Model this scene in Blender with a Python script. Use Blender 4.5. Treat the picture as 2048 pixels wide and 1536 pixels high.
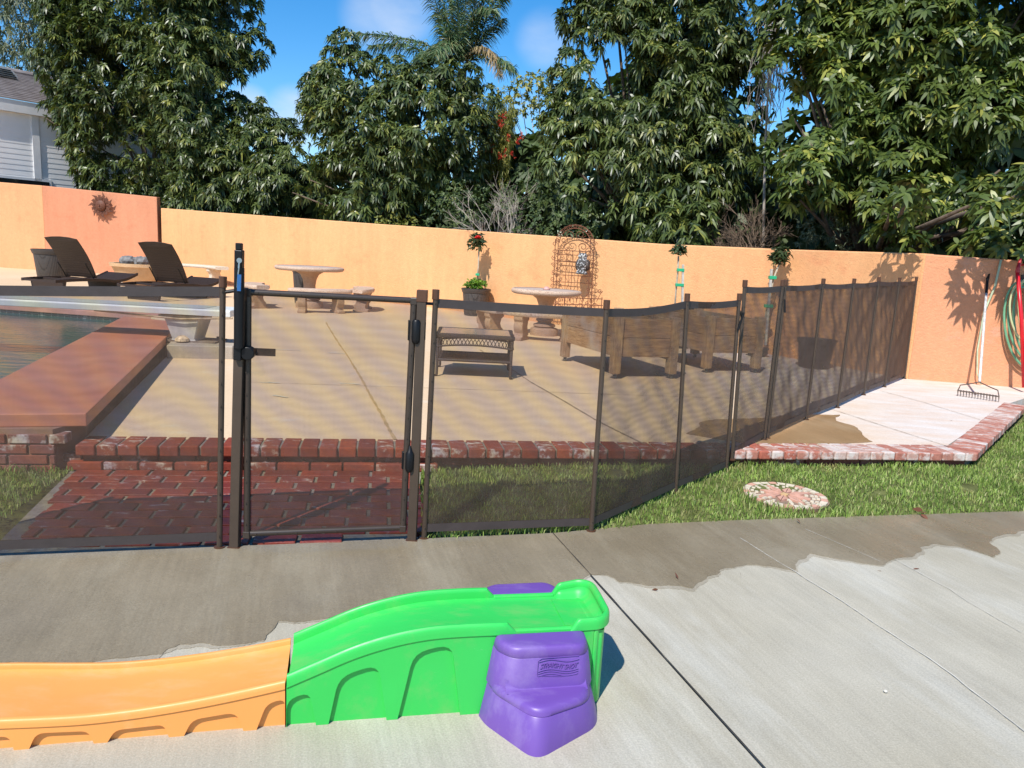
import bpy, bmesh, math, random
import numpy as np
from mathutils import Vector, Matrix
random.seed(7); rng = np.random.default_rng(7)
S = bpy.context.scene
for o in list(bpy.data.objects): bpy.data.objects.remove(o)
# ---------------- camera, sky, sun, exposure ----------------
F = 1500.0; PITCH = math.radians(9.95); ROLL = math.radians(3.15); EYE = 1.415
_cp, _sp, _cr, _sr = math.cos(PITCH), math.sin(PITCH), math.cos(ROLL), math.sin(ROLL)
FW = Vector((0, _cp, -_sp)); _u0 = Vector((0, _sp, _cp)); _r0 = Vector((1, 0, 0))
RT = _cr*_r0 + _sr*_u0; UP = -_sr*_r0 + _cr*_u0; CAM = Vector((0, 0, EYE))
cd = bpy.data.cameras.new('camera'); cam = bpy.data.objects.new('camera', cd); S.collection.objects.link(cam)
cd.sensor_width = 36; cd.lens = F/2048*36; cd.clip_end = 2000; cd.clip_start = .05
cam.matrix_world = Matrix(((RT.x, UP.x, -FW.x, CAM.x), (RT.y, UP.y, -FW.y, CAM.y), (RT.z, UP.z, -FW.z, CAM.z), (0, 0, 0, 1)))
S.camera = cam
SHX, SHY = .349, .769                     # shadow shift per metre of height
w = bpy.data.worlds.new('World'); S.world = w; w.use_nodes = True
nt = w.node_tree; bg = nt.nodes['Background']
sky = nt.nodes.new('ShaderNodeTexSky'); sky.sky_type = 'NISHITA'; sky.sun_disc = False
sky.sun_elevation = math.atan(1/math.hypot(SHX, SHY)); sky.sun_rotation = math.atan2(-SHX, -SHY)
sky.air_density = 1.0; sky.dust_density = .0; sky.ozone_density = 4.0
bg.inputs['Strength'].default_value = .085
tc = nt.nodes.new('ShaderNodeTexCoord'); mp = nt.nodes.new('ShaderNodeMapping'); mp.inputs['Scale'].default_value = (1.3, 1.3, 3.0)
mp.inputs['Location'].default_value = (.35, .1, .62)
nz = nt.nodes.new('ShaderNodeTexNoise'); nz.inputs['Scale'].default_value = 3.0; nz.inputs['Detail'].default_value = 7; nz.inputs['Roughness'].default_value = .5
cr = nt.nodes.new('ShaderNodeValToRGB'); cr.color_ramp.elements[0].position = .56; cr.color_ramp.elements[1].position = .8
nz.inputs['Scale'].default_value = 5.0; cr.color_ramp.elements[0].position = .36; cr.color_ramp.elements[1].position = .72
def cloudmask():
    tot = None
    for dx, dy, dz, a0, a1, st in CLOUDS:
        d = nt.nodes.new('ShaderNodeVectorMath'); d.operation = 'DOT_PRODUCT'; d.inputs[1].default_value = Vector((dx, dy, dz)).normalized()
        nt.links.new(tc.outputs['Generated'], d.inputs[0]); r = nt.nodes.new('ShaderNodeMapRange'); r.interpolation_type = 'SMOOTHSTEP'
        r.inputs[1].default_value = math.cos(a1); r.inputs[2].default_value = math.cos(a0); r.inputs[4].default_value = st; nt.links.new(d.outputs['Value'], r.inputs[0])
        if tot is None: tot = r.outputs[0]
        else:
            a = nt.nodes.new('ShaderNodeMath'); a.operation = 'MAXIMUM'; nt.links.new(tot, a.inputs[0]); nt.links.new(r.outputs[0], a.inputs[1]); tot = a.outputs[0]
    return tot
def _dir(px, py): v = FW + (px-1024)/F*RT - (py-768)/F*UP; return v.x, v.y, v.z
CLOUDS = [(*_dir(795, 15), .0, .055, .55), (*_dir(745, 30), .0, .045, .4), (*_dir(1090, 80), .0, .042, .4), (*_dir(590, 240), .0, .045, .9), (*_dir(500, 215), .0, .03, .9), (*_dir(1060, 270), .0, .06, .7), (.8, .5, .5, .1, .5, .8), (-.9, .1, .4, .1, .5, .8), (-.3, -.8, .35, .1, .5, .8)]
mx = nt.nodes.new('ShaderNodeMix'); mx.data_type = 'RGBA'; mx.inputs[7].default_value = (8.5, 9.2, 10.5, 1)
hs = nt.nodes.new('ShaderNodeHueSaturation'); hs.inputs['Saturation'].default_value = 1.36; hs.inputs['Value'].default_value = 1.8
L = nt.links.new
L(tc.outputs['Generated'], mp.inputs[0]); L(mp.outputs[0], nz.inputs['Vector']); L(nz.outputs[0], cr.inputs[0])
L(sky.outputs[0], hs.inputs['Color']); L(hs.outputs[0], mx.inputs[6]); _m = nt.nodes.new('ShaderNodeMath'); _m.operation = 'MULTIPLY'; L(cr.outputs[0], _m.inputs[0]); L(cloudmask(), _m.inputs[1]); L(_m.outputs[0], mx.inputs[0]); L(mx.outputs[2], bg.inputs[0])
sd = bpy.data.lights.new('sun', 'SUN'); sun = bpy.data.objects.new('sun', sd); S.collection.objects.link(sun)
sd.energy = 5.0; sd.angle = math.radians(.5); sd.color = (1, .965, .90)
sun.rotation_euler = Vector((SHX, SHY, -1)).to_track_quat('-Z', 'Y').to_euler()
S.view_settings.view_transform = 'Standard'; S.view_settings.look = 'None'; S.view_settings.exposure = 0.22; S.view_settings.gamma = 1
S.render.engine = 'CYCLES'
try:
    S.cycles.max_bounces = 8; S.cycles.transparent_max_bounces = 16
except Exception: pass

# ---------------- pixel to world ----------------
def ray(px, py): return FW + (px-1024)/F*RT - (py-768)/F*UP
def at(px, py, z=0.0):
    d = ray(px, py); return CAM + d*((z-EYE)/d.z)
def atD(px, py, D):
    d = ray(px, py); return CAM + d*(D/d.y)
def proj(P):
    d = Vector(P)-CAM; z = d.dot(FW); return 1024+F*d.dot(RT)/z, 768-F*d.dot(UP)/z
def hgt(py, P):                            # height z above a ground point whose image row is py
    lo, hi = -1.0, 14.0
    for _ in range(40):
        m = (lo+hi)/2
        if proj((P[0], P[1], m))[1] > py: lo = m
        else: hi = m
    return lo
DK = .15                                   # deck level

# ---------------- mesh builder ----------------
def rotz(v, a):
    c, s = math.cos(a), math.sin(a); return Vector((v[0]*c-v[1]*s, v[0]*s+v[1]*c, v[2]))
class MB:
    def __init__(s): s.v = []; s.f = []; s.t = []; s.tint = 0.5
    def add(s, vs, fs, flip=False):
        n = len(s.v); s.v += [tuple(x) for x in vs]
        for f in fs: s.f.append(tuple(n+i for i in f)); s.t.append(s.tint)
        return s
    def box(s, c, d, a=0.0):
        vs = []
        for dz in (-.5, .5):
            for dx, dy in ((-.5, -.5), (.5, -.5), (.5, .5), (-.5, .5)):
                vs.append(Vector(c)+rotz((dx*d[0], dy*d[1], dz*d[2]), a))
        return s.add(vs, [(3, 2, 1, 0), (4, 5, 6, 7), (0, 1, 5, 4), (1, 2, 6, 5), (2, 3, 7, 6), (3, 0, 4, 7)])
    def bar(s, p0, p1, wd, ht=None, ref=(0, 0, 1)):
        ht = wd if ht is None else ht
        p0, p1 = Vector(p0), Vector(p1); d = (p1-p0).normalized(); r = Vector(ref)
        if abs(d.dot(r)) > .95: r = Vector((0, 1, 0)) if abs(d.y) < .9 else Vector((1, 0, 0))
        x = d.cross(r).normalized()*wd/2; y = x.cross(d).normalized()*ht/2
        vs = [p0-x-y, p0+x-y, p0+x+y, p0-x+y, p1-x-y, p1+x-y, p1+x+y, p1-x+y]
        return s.add(vs, [(3, 2, 1, 0), (4, 5, 6, 7), (0, 1, 5, 4), (1, 2, 6, 5), (2, 3, 7, 6), (3, 0, 4, 7)])
    def tube(s, pts, r, n=8, cap=True):
        pts = [Vector(p) for p in pts]; m = len(pts)
        rs = [r]*m if not hasattr(r, '__len__') else list(r)
        vs = []; ref = None
        for i, p in enumerate(pts):
            d = (pts[min(i+1, m-1)]-pts[max(i-1, 0)])
            d = d.normalized() if d.length > 1e-9 else Vector((0, 0, 1))
            if ref is None: ref = Vector((0, 0, 1)) if abs(d.z) < .9 else Vector((1, 0, 0))
            x = d.cross(ref)
            if x.length < 1e-4: x = d.orthogonal()
            x.normalize(); y = x.cross(d).normalized(); ref = y
            for k in range(n):
                a = 2*math.pi*k/n; vs.append(p+(x*math.cos(a)+y*math.sin(a))*rs[i])
        fs = [(i*n+k, i*n+(k+1) % n, (i+1)*n+(k+1) % n, (i+1)*n+k) for i in range(m-1) for k in range(n)]
        if cap: fs += [tuple(reversed(range(n))), tuple((m-1)*n+k for k in range(n))]
        return s.add(vs, fs)
    def lathe(s, prof, c=(0, 0, 0), n=32, a0=0, a1=2*math.pi, sx=1, sy=1):
        full = abs(a1-a0-2*math.pi) < 1e-6; m = n if full else n+1; vs = []
        for r, z in prof:
            for k in range(m):
                a = a0+(a1-a0)*k/n; vs.append((c[0]+r*math.cos(a)*sx, c[1]+r*math.sin(a)*sy, c[2]+z))
        fs = [(i*m+k, i*m+(k+1) % m, (i+1)*m+(k+1) % m, (i+1)*m+k) for i in range(len(prof)-1) for k in range(n)]
        return s.add(vs, fs)
    def prism(s, poly, z0, z1):            # plan polygon, ccw
        A = sum(poly[i][0]*poly[(i+1) % len(poly)][1]-poly[(i+1) % len(poly)][0]*poly[i][1] for i in range(len(poly)))
        if A < 0: poly = list(reversed(poly))
        n = len(poly); vs = [(p[0], p[1], z0) for p in poly]+[(p[0], p[1], z1) for p in poly]
        return s.add(vs, [tuple(reversed(range(n))), tuple(range(n, 2*n))]+[(i, (i+1) % n, n+(i+1) % n, n+i) for i in range(n)])
    def slab(s, poly, O, X, Y, N, t):      # outline in a plane O+X*a+Y*b, thickened along N by t
        O, X, Y, N = Vector(O), Vector(X), Vector(Y), Vector(N); n = len(poly)
        vs = [O+X*a+Y*b for a, b in poly]+[O+X*a+Y*b+N*t for a, b in poly]
        return s.add(vs, [tuple(reversed(range(n))), tuple(range(n, 2*n))]+[(i, (i+1) % n, n+(i+1) % n, n+i) for i in range(n)])
    def loft(s, rings, cap=True):
        n = len(rings[0]); vs = [p for r in rings for p in r]
        fs = [(i*n+k, i*n+(k+1) % n, (i+1)*n+(k+1) % n, (i+1)*n+k) for i in range(len(rings)-1) for k in range(n)]
        if cap: fs += [tuple(reversed(range(n))), tuple((len(rings)-1)*n+k for k in range(n))]
        return s.add(vs, fs)
    def sheet(s, grid):
        m = len(grid[0]); vs = [p for r in grid for p in r]
        return s.add(vs, [(i*m+k, i*m+k+1, (i+1)*m+k+1, (i+1)*m+k) for i in range(len(grid)-1) for k in range(m-1)])
    def build(s, name, mat, parent=None, bevel=0, smooth=False, world=False, seg=1, fix=True, subd=0, angle=None):
        me = bpy.data.meshes.new(name)
        off = Vector((0, 0, 0))
        if world and parent is not None:
            p = parent
            while p is not None: off = off+p.location; p = p.parent
        vs = [tuple(Vector(v)-off) for v in s.v] if off.length else s.v
        me.from_pydata(vs, [], s.f); me.update()
        if fix:
            bm = bmesh.new(); bm.from_mesh(me); bmesh.ops.recalc_face_normals(bm, faces=bm.faces); bm.to_mesh(me); bm.free()
        at_ = me.attributes.new('tint', 'FLOAT', 'FACE'); at_.data.foreach_set('value', s.t)
        me.materials.append(mat)
        if smooth: me.shade_smooth()
        o = bpy.data.objects.new(name, me); S.collection.objects.link(o)
        if parent is not None: o.parent = parent
        if bevel:
            b = o.modifiers.new('bevel', 'BEVEL'); b.width = bevel; b.segments = seg; b.limit_method = 'ANGLE'; b.angle_limit = math.radians(40)
        if subd:
            b = o.modifiers.new('sub', 'SUBSURF'); b.levels = subd; b.render_levels = subd
        if angle is not None and smooth:
            me.set_sharp_from_angle(angle=math.radians(angle))
        return o
def npmesh(name, V, Fq, mat, parent=None, tint=None, off=None, smooth=False):   # V (n,3), Fq (m,k)
    if off is not None: V = V-np.array(off)
    me = bpy.data.meshes.new(name); k = Fq.shape[1]
    me.vertices.add(len(V)); me.vertices.foreach_set('co', V.astype(np.float32).ravel())
    me.loops.add(Fq.size); me.loops.foreach_set('vertex_index', Fq.astype(np.int32).ravel())
    me.polygons.add(len(Fq)); me.polygons.foreach_set('loop_start', np.arange(0, Fq.size, k, dtype=np.int32))
    me.update(calc_edges=True)
    a = me.attributes.new('tint', 'FLOAT', 'FACE'); a.data.foreach_set('value', (tint if tint is not None else rng.random(len(Fq))).astype(np.float32))
    me.materials.append(mat)
    if smooth: me.shade_smooth()
    o = bpy.data.objects.new(name, me); S.collection.objects.link(o)
    if parent is not None: o.parent = parent
    return o
def tag(o, label=None, cat=None, group=None, kind=None):
    if label: o['label'] = label
    if cat: o['category'] = cat
    if group: o['group'] = group
    if kind: o['kind'] = kind
    return o
def thing(name, label, cat, loc=(0, 0, 0), a=0.0, group=None):
    o = bpy.data.objects.new(name, None); S.collection.objects.link(o); o.location = loc; o.rotation_euler = (0, 0, a)
    o.empty_display_size = .1
    return tag(o, label, cat, group)
def dup(root, loc, a=None, label=None):
    def cp(o, par):
        c = o.copy(); S.collection.objects.link(c); c.parent = par
        for ch in list(o.children): cp(ch, c)
        return c
    r = cp(root, None); r.location = loc
    if a is not None: r.rotation_euler = (0, 0, a)
    if label: r['label'] = label
    return r

# ---------------- materials ----------------
def srgb(r, g, b): return tuple((c/255/12.92 if c/255 <= .04045 else ((c/255+.055)/1.055)**2.4) for c in (r, g, b))
class NM:
    def __init__(s, name, rough=.7, spec=.5):
        s.m = bpy.data.materials.new(name); s.m.use_nodes = True; s.n = s.m.node_tree.nodes; s.l = s.m.node_tree.links.new
        s.b = s.n['Principled BSDF']; s.b.inputs['Roughness'].default_value = rough; s.b.inputs['Specular IOR Level'].default_value = spec
        s.tc = s.n.new('ShaderNodeTexCoord')
    def co(s, scale=(1, 1, 1), rot=(0, 0, 0), loc=(0, 0, 0)):
        m = s.n.new('ShaderNodeMapping'); m.inputs['Scale'].default_value = scale; m.inputs['Rotation'].default_value = rot; m.inputs['Location'].default_value = loc
        s.l(s.tc.outputs['Object'], m.inputs[0]); return m.outputs[0]
    def coT(s, ang, lx, ly, loc=(0, 0, 0)):
        m = s.n.new('ShaderNodeMapping'); m.vector_type = 'TEXTURE'; m.inputs['Rotation'].default_value = (0, 0, ang); m.inputs['Scale'].default_value = (lx, ly, 1); m.inputs['Location'].default_value = loc
        s.l(s.tc.outputs['Object'], m.inputs[0]); return m.outputs[0]
    def noise(s, scale, detail=4, rough=.55, co=None, dist=0):
        n = s.n.new('ShaderNodeTexNoise'); n.inputs['Scale'].default_value = scale; n.inputs['Detail'].default_value = detail
        n.inputs['Roughness'].default_value = rough; n.inputs['Distortion'].default_value = dist
        s.l(co if co is not None else s.tc.outputs['Object'], n.inputs['Vector']); return n.outputs[0]
    def vor(s, scale, co=None, feat='F1', rnd=1):
        n = s.n.new('ShaderNodeTexVoronoi'); n.inputs['Scale'].default_value = scale; n.feature = feat; n.inputs['Randomness'].default_value = rnd
        s.l(co if co is not None else s.tc.outputs['Object'], n.inputs['Vector']); return n.outputs['Distance']
    def wave(s, scale, co=None, dist=0, dscale=1, typ='BANDS', d='X', detail=2):
        n = s.n.new('ShaderNodeTexWave'); n.wave_type = typ; n.inputs['Scale'].default_value = scale; n.inputs['Distortion'].default_value = dist
        n.inputs['Detail Scale'].default_value = dscale; n.inputs['Detail'].default_value = detail
        if typ == 'BANDS': n.bands_direction = d
        s.l(co if co is not None else s.tc.outputs['Object'], n.inputs['Vector']); return n.outputs['Fac']
    def ramp(s, x, a, b, va=0.0, vb=1.0):
        n = s.n.new('ShaderNodeMapRange'); n.inputs[1].default_value = a; n.inputs[2].default_value = b; n.inputs[3].default_value = va; n.inputs[4].default_value = vb
        s.l(x, n.inputs[0]); return n.outputs[0]
    def col(s, c):
        if hasattr(c, 'node'): return c
        n = s.n.new('ShaderNodeRGB'); n.outputs[0].default_value = (*c, 1); return n.outputs[0]
    def mix(s, f, a, b, mode='MIX'):
        n = s.n.new('ShaderNodeMix'); n.data_type = 'RGBA'; n.blend_type = mode
        if hasattr(f, 'node'): s.l(f, n.inputs[0])
        else: n.inputs[0].default_value = f
        s.l(s.col(a), n.inputs[6]); s.l(s.col(b), n.inputs[7]); return n.outputs[2]
    def math(s, op, a, b=None):
        n = s.n.new('ShaderNodeMath'); n.operation = op
        for i, x in enumerate((a, b)):
            if x is None: continue
            if hasattr(x, 'node'): s.l(x, n.inputs[i])
            else: n.inputs[i].default_value = x
        return n.outputs[0]
    def attr(s, name='tint'):
        n = s.n.new('ShaderNodeAttribute'); n.attribute_name = name; return n.outputs['Fac']
    def bump(s, h, st=.3, d=.01):
        n = s.n.new('ShaderNodeBump'); n.inputs['Strength'].default_value = st; n.inputs['Distance'].default_value = d
        s.l(h, n.inputs['Height']); s.l(n.outputs[0], s.b.inputs['Normal']); return n
    def base(s, c): s.l(s.col(c), s.b.inputs['Base Color']); return s
    def rough(s, x): s.l(x, s.b.inputs['Roughness']); return s
def plain(name, c, rough=.6, spec=.5, var=.18, scale=6, bump=0, bscale=60, metal=0):
    m = NM(name, rough, spec); n = m.noise(scale, 5)
    m.base(m.mix(m.ramp(n, .3, .7), tuple(x*(1-var) for x in c), tuple(min(1, x*(1+var)) for x in c)))
    if bump: m.bump(m.noise(bscale, 3), bump, .004)
    m.b.inputs['Metallic'].default_value = metal
    return m.m

def concrete(name, c1, c2, c3, rough=.85, joints=None, broom=0, tone=None, spec=.4):
    m = NM(name, rough, spec)
    a = m.mix(m.ramp(m.noise(.9, 6, .6), .32, .68), c1, c2)
    a = m.mix(m.math('MULTIPLY', m.ramp(m.noise(2.3, 7, .65, co=m.coT(-1.27, 3.2, .9)), .50, .72), .7), a, c3)
    a = m.mix(1, a, m.ramp(m.noise(3.2, 8, .72, co=m.coT(-1.2, 1.6, .8, (4, 2, 0))), .3, .7, .88, 1.08), 'MULTIPLY')
    a = m.mix(m.ramp(m.noise(6, 6, .8, dist=1.2), .66, .72, 0, .35), a, tuple(x*.55 for x in c1))
    a = m.mix(m.ramp(m.noise(140, 2), .3, .75), tuple(.82 for _ in range(3)), (1, 1, 1)) if False else a
    g = m.ramp(m.noise(160, 3, .7), .25, .75, .74, 1.16)
    a = m.mix(1.0, a, m.math('MULTIPLY', g, 1.0), 'MULTIPLY')
    sp = m.ramp(m.vor(18), .02, .05, .72, 1)
    a = m.mix(1.0, a, sp, 'MULTIPLY')
    st = m.ramp(m.noise(5, 5, .7, co=m.coT(-1.27, 5, .09)), .25, .75, .90, 1.08)
    a = m.mix(1.0, a, st, 'MULTIPLY')
    m.base(a)
    m.bump(m.noise(120, 4, .7), .25, .004)
    return m
CON = concrete('dry_concrete', (.41, .365, .27), (.485, .445, .355), (.58, .555, .48), broom=.9).m
wt = concrete('wet_concrete', (.225, .18, .115), (.29, .24, .165), (.35, .305, .22), rough=.3, broom=.9)
wt.rough(wt.ramp(wt.noise(2.2, 6, .65), .38, .62, .1, .5)); WET = wt.m
dk = NM('tan_deck', .8, .35)
a = dk.mix(dk.ramp(dk.noise(.5, 5), .35, .65), (.68, .475, .285), (.72, .52, .33))
a = dk.mix(dk.math('MULTIPLY', dk.ramp(dk.noise(3, 8, .7), .58, .72), .5), a, (.72, .62, .5))
# pale bleached area towards the right end of the deck
sx = dk.n.new('ShaderNodeSeparateXYZ'); dk.l(dk.tc.outputs['Object'], sx.inputs[0])
edge = dk.ramp(dk.math('ADD', sx.outputs[0], dk.math('MULTIPLY', dk.noise(1.2, 4), 1.5)), 2.6, 4.2)
pale = dk.mix(dk.ramp(dk.noise(2.5, 7, .65, co=dk.co((1, 3, 1), (0, 0, .6))), .35, .65), (.66, .52, .42), (.70, .64, .585))
a = dk.mix(edge, a, pale)
a = dk.mix(1.0, a, dk.ramp(dk.noise(90, 3), .3, .7, .9, 1.06), 'MULTIPLY')
dk.base(a); dk.bump(dk.noise(60, 4), .2, .004); DECK = dk.m
wd = concrete('wet_deck', (.27, .15, .06), (.42, .27, .14), (.50, .36, .22), rough=.35); WETD = wd.m
SOIL = plain('soil', (.10, .075, .05), .95, .2, .4, 8, .5, 40)
GROUT = plain('mortar', (.23, .20, .16), .9, .2, .25, 30, .6, 150)

def brickmat(name, white=.5, wet=False, c=None):
    m = NM(name, .38 if wet else .8, .5 if wet else .3); t = m.attr()
    if c is None: c = [(.20, .035, .02), (.36, .075, .035), (.27, .075, .05)]
    a = m.mix(m.ramp(t, 0, .5), c[0], c[1]); a = m.mix(m.ramp(t, .5, 1), a, c[2])
    a = m.mix(m.ramp(m.noise(25, 5, .7), .3, .7), m.mix(1, a, (.62, .55, .55), 'MULTIPLY'), a)
    n = m.math('ADD', m.noise(7, 7, .72, co=m.co((1, 2.5, 1))), m.math('MULTIPLY', t, .12))
    wm = m.ramp(n, .78-white*.3, .88-white*.3)
    a = m.mix(m.math('MULTIPLY', wm, .85), a, (.62, .55, .50))
    m.base(a); m.bump(m.noise(90, 5, .7), .5, .004); return m.m
BR_L = brickmat('wet_red_brick', .34, True, [(.17, .03, .02), (.31, .058, .032), (.25, .05, .034)])
BR_C = brickmat('coping_brick', .52)
BR_W = brickmat('wall_brick', .5, c=[(.22, .07, .05), (.30, .10, .075), (.26, .12, .095)])
BR_P = brickmat('pale_coping_brick', .76, c=[(.46, .16, .11), (.54, .28, .21), (.62, .45, .38)])

def stucco(name, c1, c2, c3):
    m = NM(name, .85, .2)
    a = m.mix(m.ramp(m.noise(.35, 4), .35, .65), c1, c2)
    a = m.mix(m.math('MULTIPLY', m.ramp(m.noise(1.7, 6, .7, co=m.co((1, 1, 1.6))), .55, .75), .6), a, c3)
    a = m.mix(1, a, m.ramp(m.noise(14, 5, .75), .3, .7, .9, 1.05), 'MULTIPLY')
    a = m.mix(m.ramp(m.vor(2.1, feat='DISTANCE_TO_EDGE', co=m.co((1, 1, .45), (.3, .2, .1))), .0015, .004, .22, 0), a, tuple(x*.55 for x in c3))
    a = m.mix(1, a, m.ramp(m.noise(1.3, 4, .6, co=m.co((3, 3, .3))), .25, .75, .91, 1.05), 'MULTIPLY')
    ns = m.noise(40, 5, .65); m.base(a); m.bump(ns, .55, .02); return m.m
ST_Y = stucco('peach_stucco', (.76, .425, .20), (.76, .375, .17), (.74, .28, .13))
ST_O = stucco('orange_stucco', (.74, .345, .185), (.72, .295, .155), (.72, .42, .33))
ST_R = stucco('terracotta_stucco', (.64, .265, .145), (.65, .29, .165), (.60, .21, .11))
ST_L = stucco('apricot_stucco', (.75, .38, .185), (.74, .34, .165), (.73, .26, .12))

def leafmat(name, c1, c2, c3, rough=.40, spec=.5, tr=.15, back=None):
    m = NM(name, rough, spec); t = m.attr()
    a = m.mix(m.ramp(t, 0, .6), c1, c2); a = m.mix(m.ramp(t, .75, 1), a, c3)
    a = m.mix(1, a, m.ramp(m.noise(.8, 3), .3, .7, .75, 1.25), 'MULTIPLY')
    m.base(a)
    if tr:
        td = m.n.new('ShaderNodeBsdfTranslucent'); m.l(m.mix(1, a, (1.3, 1.5, .5), 'MULTIPLY'), td.inputs[0])
        mxs = m.n.new('ShaderNodeMixShader'); mxs.inputs[0].default_value = tr; m.l(m.b.outputs[0], mxs.inputs[1]); m.l(td.outputs[0], mxs.inputs[2])
        m.l(mxs.outputs[0], m.n['Material Output'].inputs[0])
    return m.m
LF_A = leafmat('avocado_leaf', (.022, .042, .012), (.10, .130, .032), (.30, .29, .06))
LF_B = leafmat('broad_leaf', (.034, .060, .014), (.105, .14, .026), (.40, .37, .07), .42, .45)
LF_S = leafmat('shrub_leaf', (.03, .055, .018), (.075, .11, .03), (.14, .17, .05), .55)
LF_E = leafmat('grey_green_leaf', (.10, .13, .075), (.17, .19, .11), (.24, .25, .16), .6)
LF_Y = leafmat('yellow_green_leaf', (.14, .17, .03), (.26, .25, .05), (.34, .28, .06), .5)
LF_P = leafmat('palm_leaf', (.05, .11, .05), (.13, .19, .08), (.33, .26, .12), .45)
LF_D = leafmat('dead_frond', (.30, .20, .09), (.42, .30, .16), (.5, .4, .2), .6)
LF_G = leafmat('flower_leaf', (.07, .17, .015), (.15, .29, .03), (.3, .4, .06), .5)
BARK = plain('bark', (.13, .095, .07), .9, .2, .4, 9, .8, 40)
TWIG = plain('pale_twig', (.36, .31, .26), .9, .2, .25, 9)
TWIGB = plain('brown_twig', (.17, .12, .085), .9, .2, .35, 9)
BRONZE = plain('bronze_aluminium', (.045, .032, .024), .38, .5, .12, 10)
BRONZEL = plain('bronze_post_paint', (.062, .042, .029), .4, .5, .1, 10)
CAP = plain('brown_plastic', (.085, .036, .018), .4, .5, .1, 10)
BLACK = plain('black_plastic', (.007, .007, .008), .42, .3, .1, 10)
BAND = plain('vinyl_band', (.055, .043, .04), .55, .4, .12, 14, .2, 90)
STEEL = plain('steel', (.55, .55, .55), .3, .5, .1, 10, metal=1)
BLUE = plain('blue_sticker', (.02, .11, .30), .4)
def meshmat():
    m = NM('brown_mesh_fabric', .7, .2)
    m.base(m.mix(m.ramp(m.noise(5, 4), .3, .7), (.078, .050, .036), (.105, .072, .054)))
    tr = m.n.new('ShaderNodeBsdfTransparent'); mxs = m.n.new('ShaderNodeMixShader')
    co = m.tc.outputs['UV']
    w1 = m.wave(3.6, co=co, dist=9, dscale=.30, d='DIAGONAL', detail=1); w2 = m.wave(7.5, co=co, dist=7, dscale=.6, d='Y', detail=1)
    st = m.noise(3, 2, .5, co=m.uvmap((28, .35, 1)))
    al = m.math('ADD', m.ramp(w1, 0, 1, -.03, .03), m.ramp(w2, 0, 1, -.025, .025))
    al = m.math('ADD', al, m.ramp(st, .3, .7, -.012, .014)); al = m.math('ADD', al, .45)
    hue = m.mix(w1, (1, .97, .80), (.93, .92, 1)); m.l(hue, tr.inputs[0])
    geo = m.n.new('ShaderNodeNewGeometry'); dp = m.n.new('ShaderNodeVectorMath'); dp.operation = 'DOT_PRODUCT'; m.l(geo.outputs['Normal'], dp.inputs[0]); m.l(geo.outputs['Incoming'], dp.inputs[1])
    cs_ = m.math('MAXIMUM', m.math('ABSOLUTE', dp.outputs['Value']), .17); al = m.math('SUBTRACT', 1.0, m.math('POWER', m.math('SUBTRACT', 1.0, al), m.math('DIVIDE', 1.0, cs_)))
    m.l(al, mxs.inputs[0]); m.l(tr.outputs[0], mxs.inputs[1]); m.l(m.b.outputs[0], mxs.inputs[2]); m.l(mxs.outputs[0], m.n['Material Output'].inputs[0])
    return m.m
def _uvmap(s, scale):
    mm = s.n.new('ShaderNodeMapping'); mm.inputs['Scale'].default_value = scale; s.l(s.tc.outputs['UV'], mm.inputs[0]); return mm.outputs[0]
NM.uvmap = _uvmap
FAB = meshmat()

# ---------------- ground, slabs, lawn, deck ----------------
m = MB(); m.add([(-400, -60, -.12), (400, -60, -.12), (400, 900, -.12), (-400, 900, -.12)], [(0, 1, 2, 3)])
tag(m.build('ground', SOIL), kind='structure')
# the edge of the lower patio (the fence line)
SE = [at(-420, 1131), at(0, 1112), at(470, 1092), at(824, 1078), at(1190, 1060), at(1300, 1048), at(1480, 1040), at(1800, 1030), at(2048, 1022), at(2700, 1000)]
SE = [(p.x, p.y) for p in SE]
J0, J1 = at(1105, 1066), at(1532, 1540); jd = (J1-J0).normalized(); jn = Vector((-jd.y, jd.x, 0))*.004
JE = J0+jd*3.9
JX = J0.x+jd.x*((J0.y+2.5)/-jd.y)
mL = [(-7, -2.5), (JX-.003, -2.5), (J0.x-.003, J0.y)] + [p for p in reversed(SE) if p[0] < J0.x-.02] + [(-7, SE[0][1]-.3)]
mR = [(JX+.003, -2.5), (9, -2.5), (9, SE[-1][1])] + [p for p in reversed(SE) if p[0] > J0.x+.02] + [(J0.x+.003, J0.y)]
for pl in (mL, mR):
    m = MB(); m.prism(pl, -.1, 0); tag(m.build('patio_slab', CON, bevel=.003), kind='structure')
m = MB(); m.bar((J0.x, J0.y+.02, -.03), (JE.x, JE.y, -.03), .03, .05); tag(m.build('joint_filler', plain('joint_tar', (.05, .045, .04), .9, .2)), kind='structure')
def jag(pts, amp, depth=4, seed=1):
    r = random.Random(seed); pts = [Vector((p[0], p[1])) for p in pts]
    for _ in range(depth):
        q = []
        for a, b in zip(pts[:-1], pts[1:]):
            d = b-a; n = Vector((-d.y, d.x)); q += [a, (a+b)/2+n*r.uniform(-amp, amp)]
        pts = q+[pts[-1]]
    return [(p.x, p.y) for p in pts]
def ppx(lst, z=0): return [(at(x, y, z).x, at(x, y, z).y) for x, y in lst]
low = ppx([(-420, 1330), (0, 1328), (160, 1326), (240, 1318), (325, 1310), (335, 1300), (360, 1290), (400, 1287), (425, 1292), (475, 1290), (530, 1281), (545, 1262), (558, 1243), (590, 1246), (640, 1240), (760, 1225), (900, 1215), (1050, 1200), (1140, 1180), (1165, 1160), (1180, 1150)])
for _j, _m in ((J0, 0),): low.append((low[-1][0], low[-1][1]))
def clipto(line, lo, hi): return [p for p in line if lo < p[0] < hi]
top_l = [p for p in SE if p[0] < .22]
edge1 = jag(low, .10, 4, 3)
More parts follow.
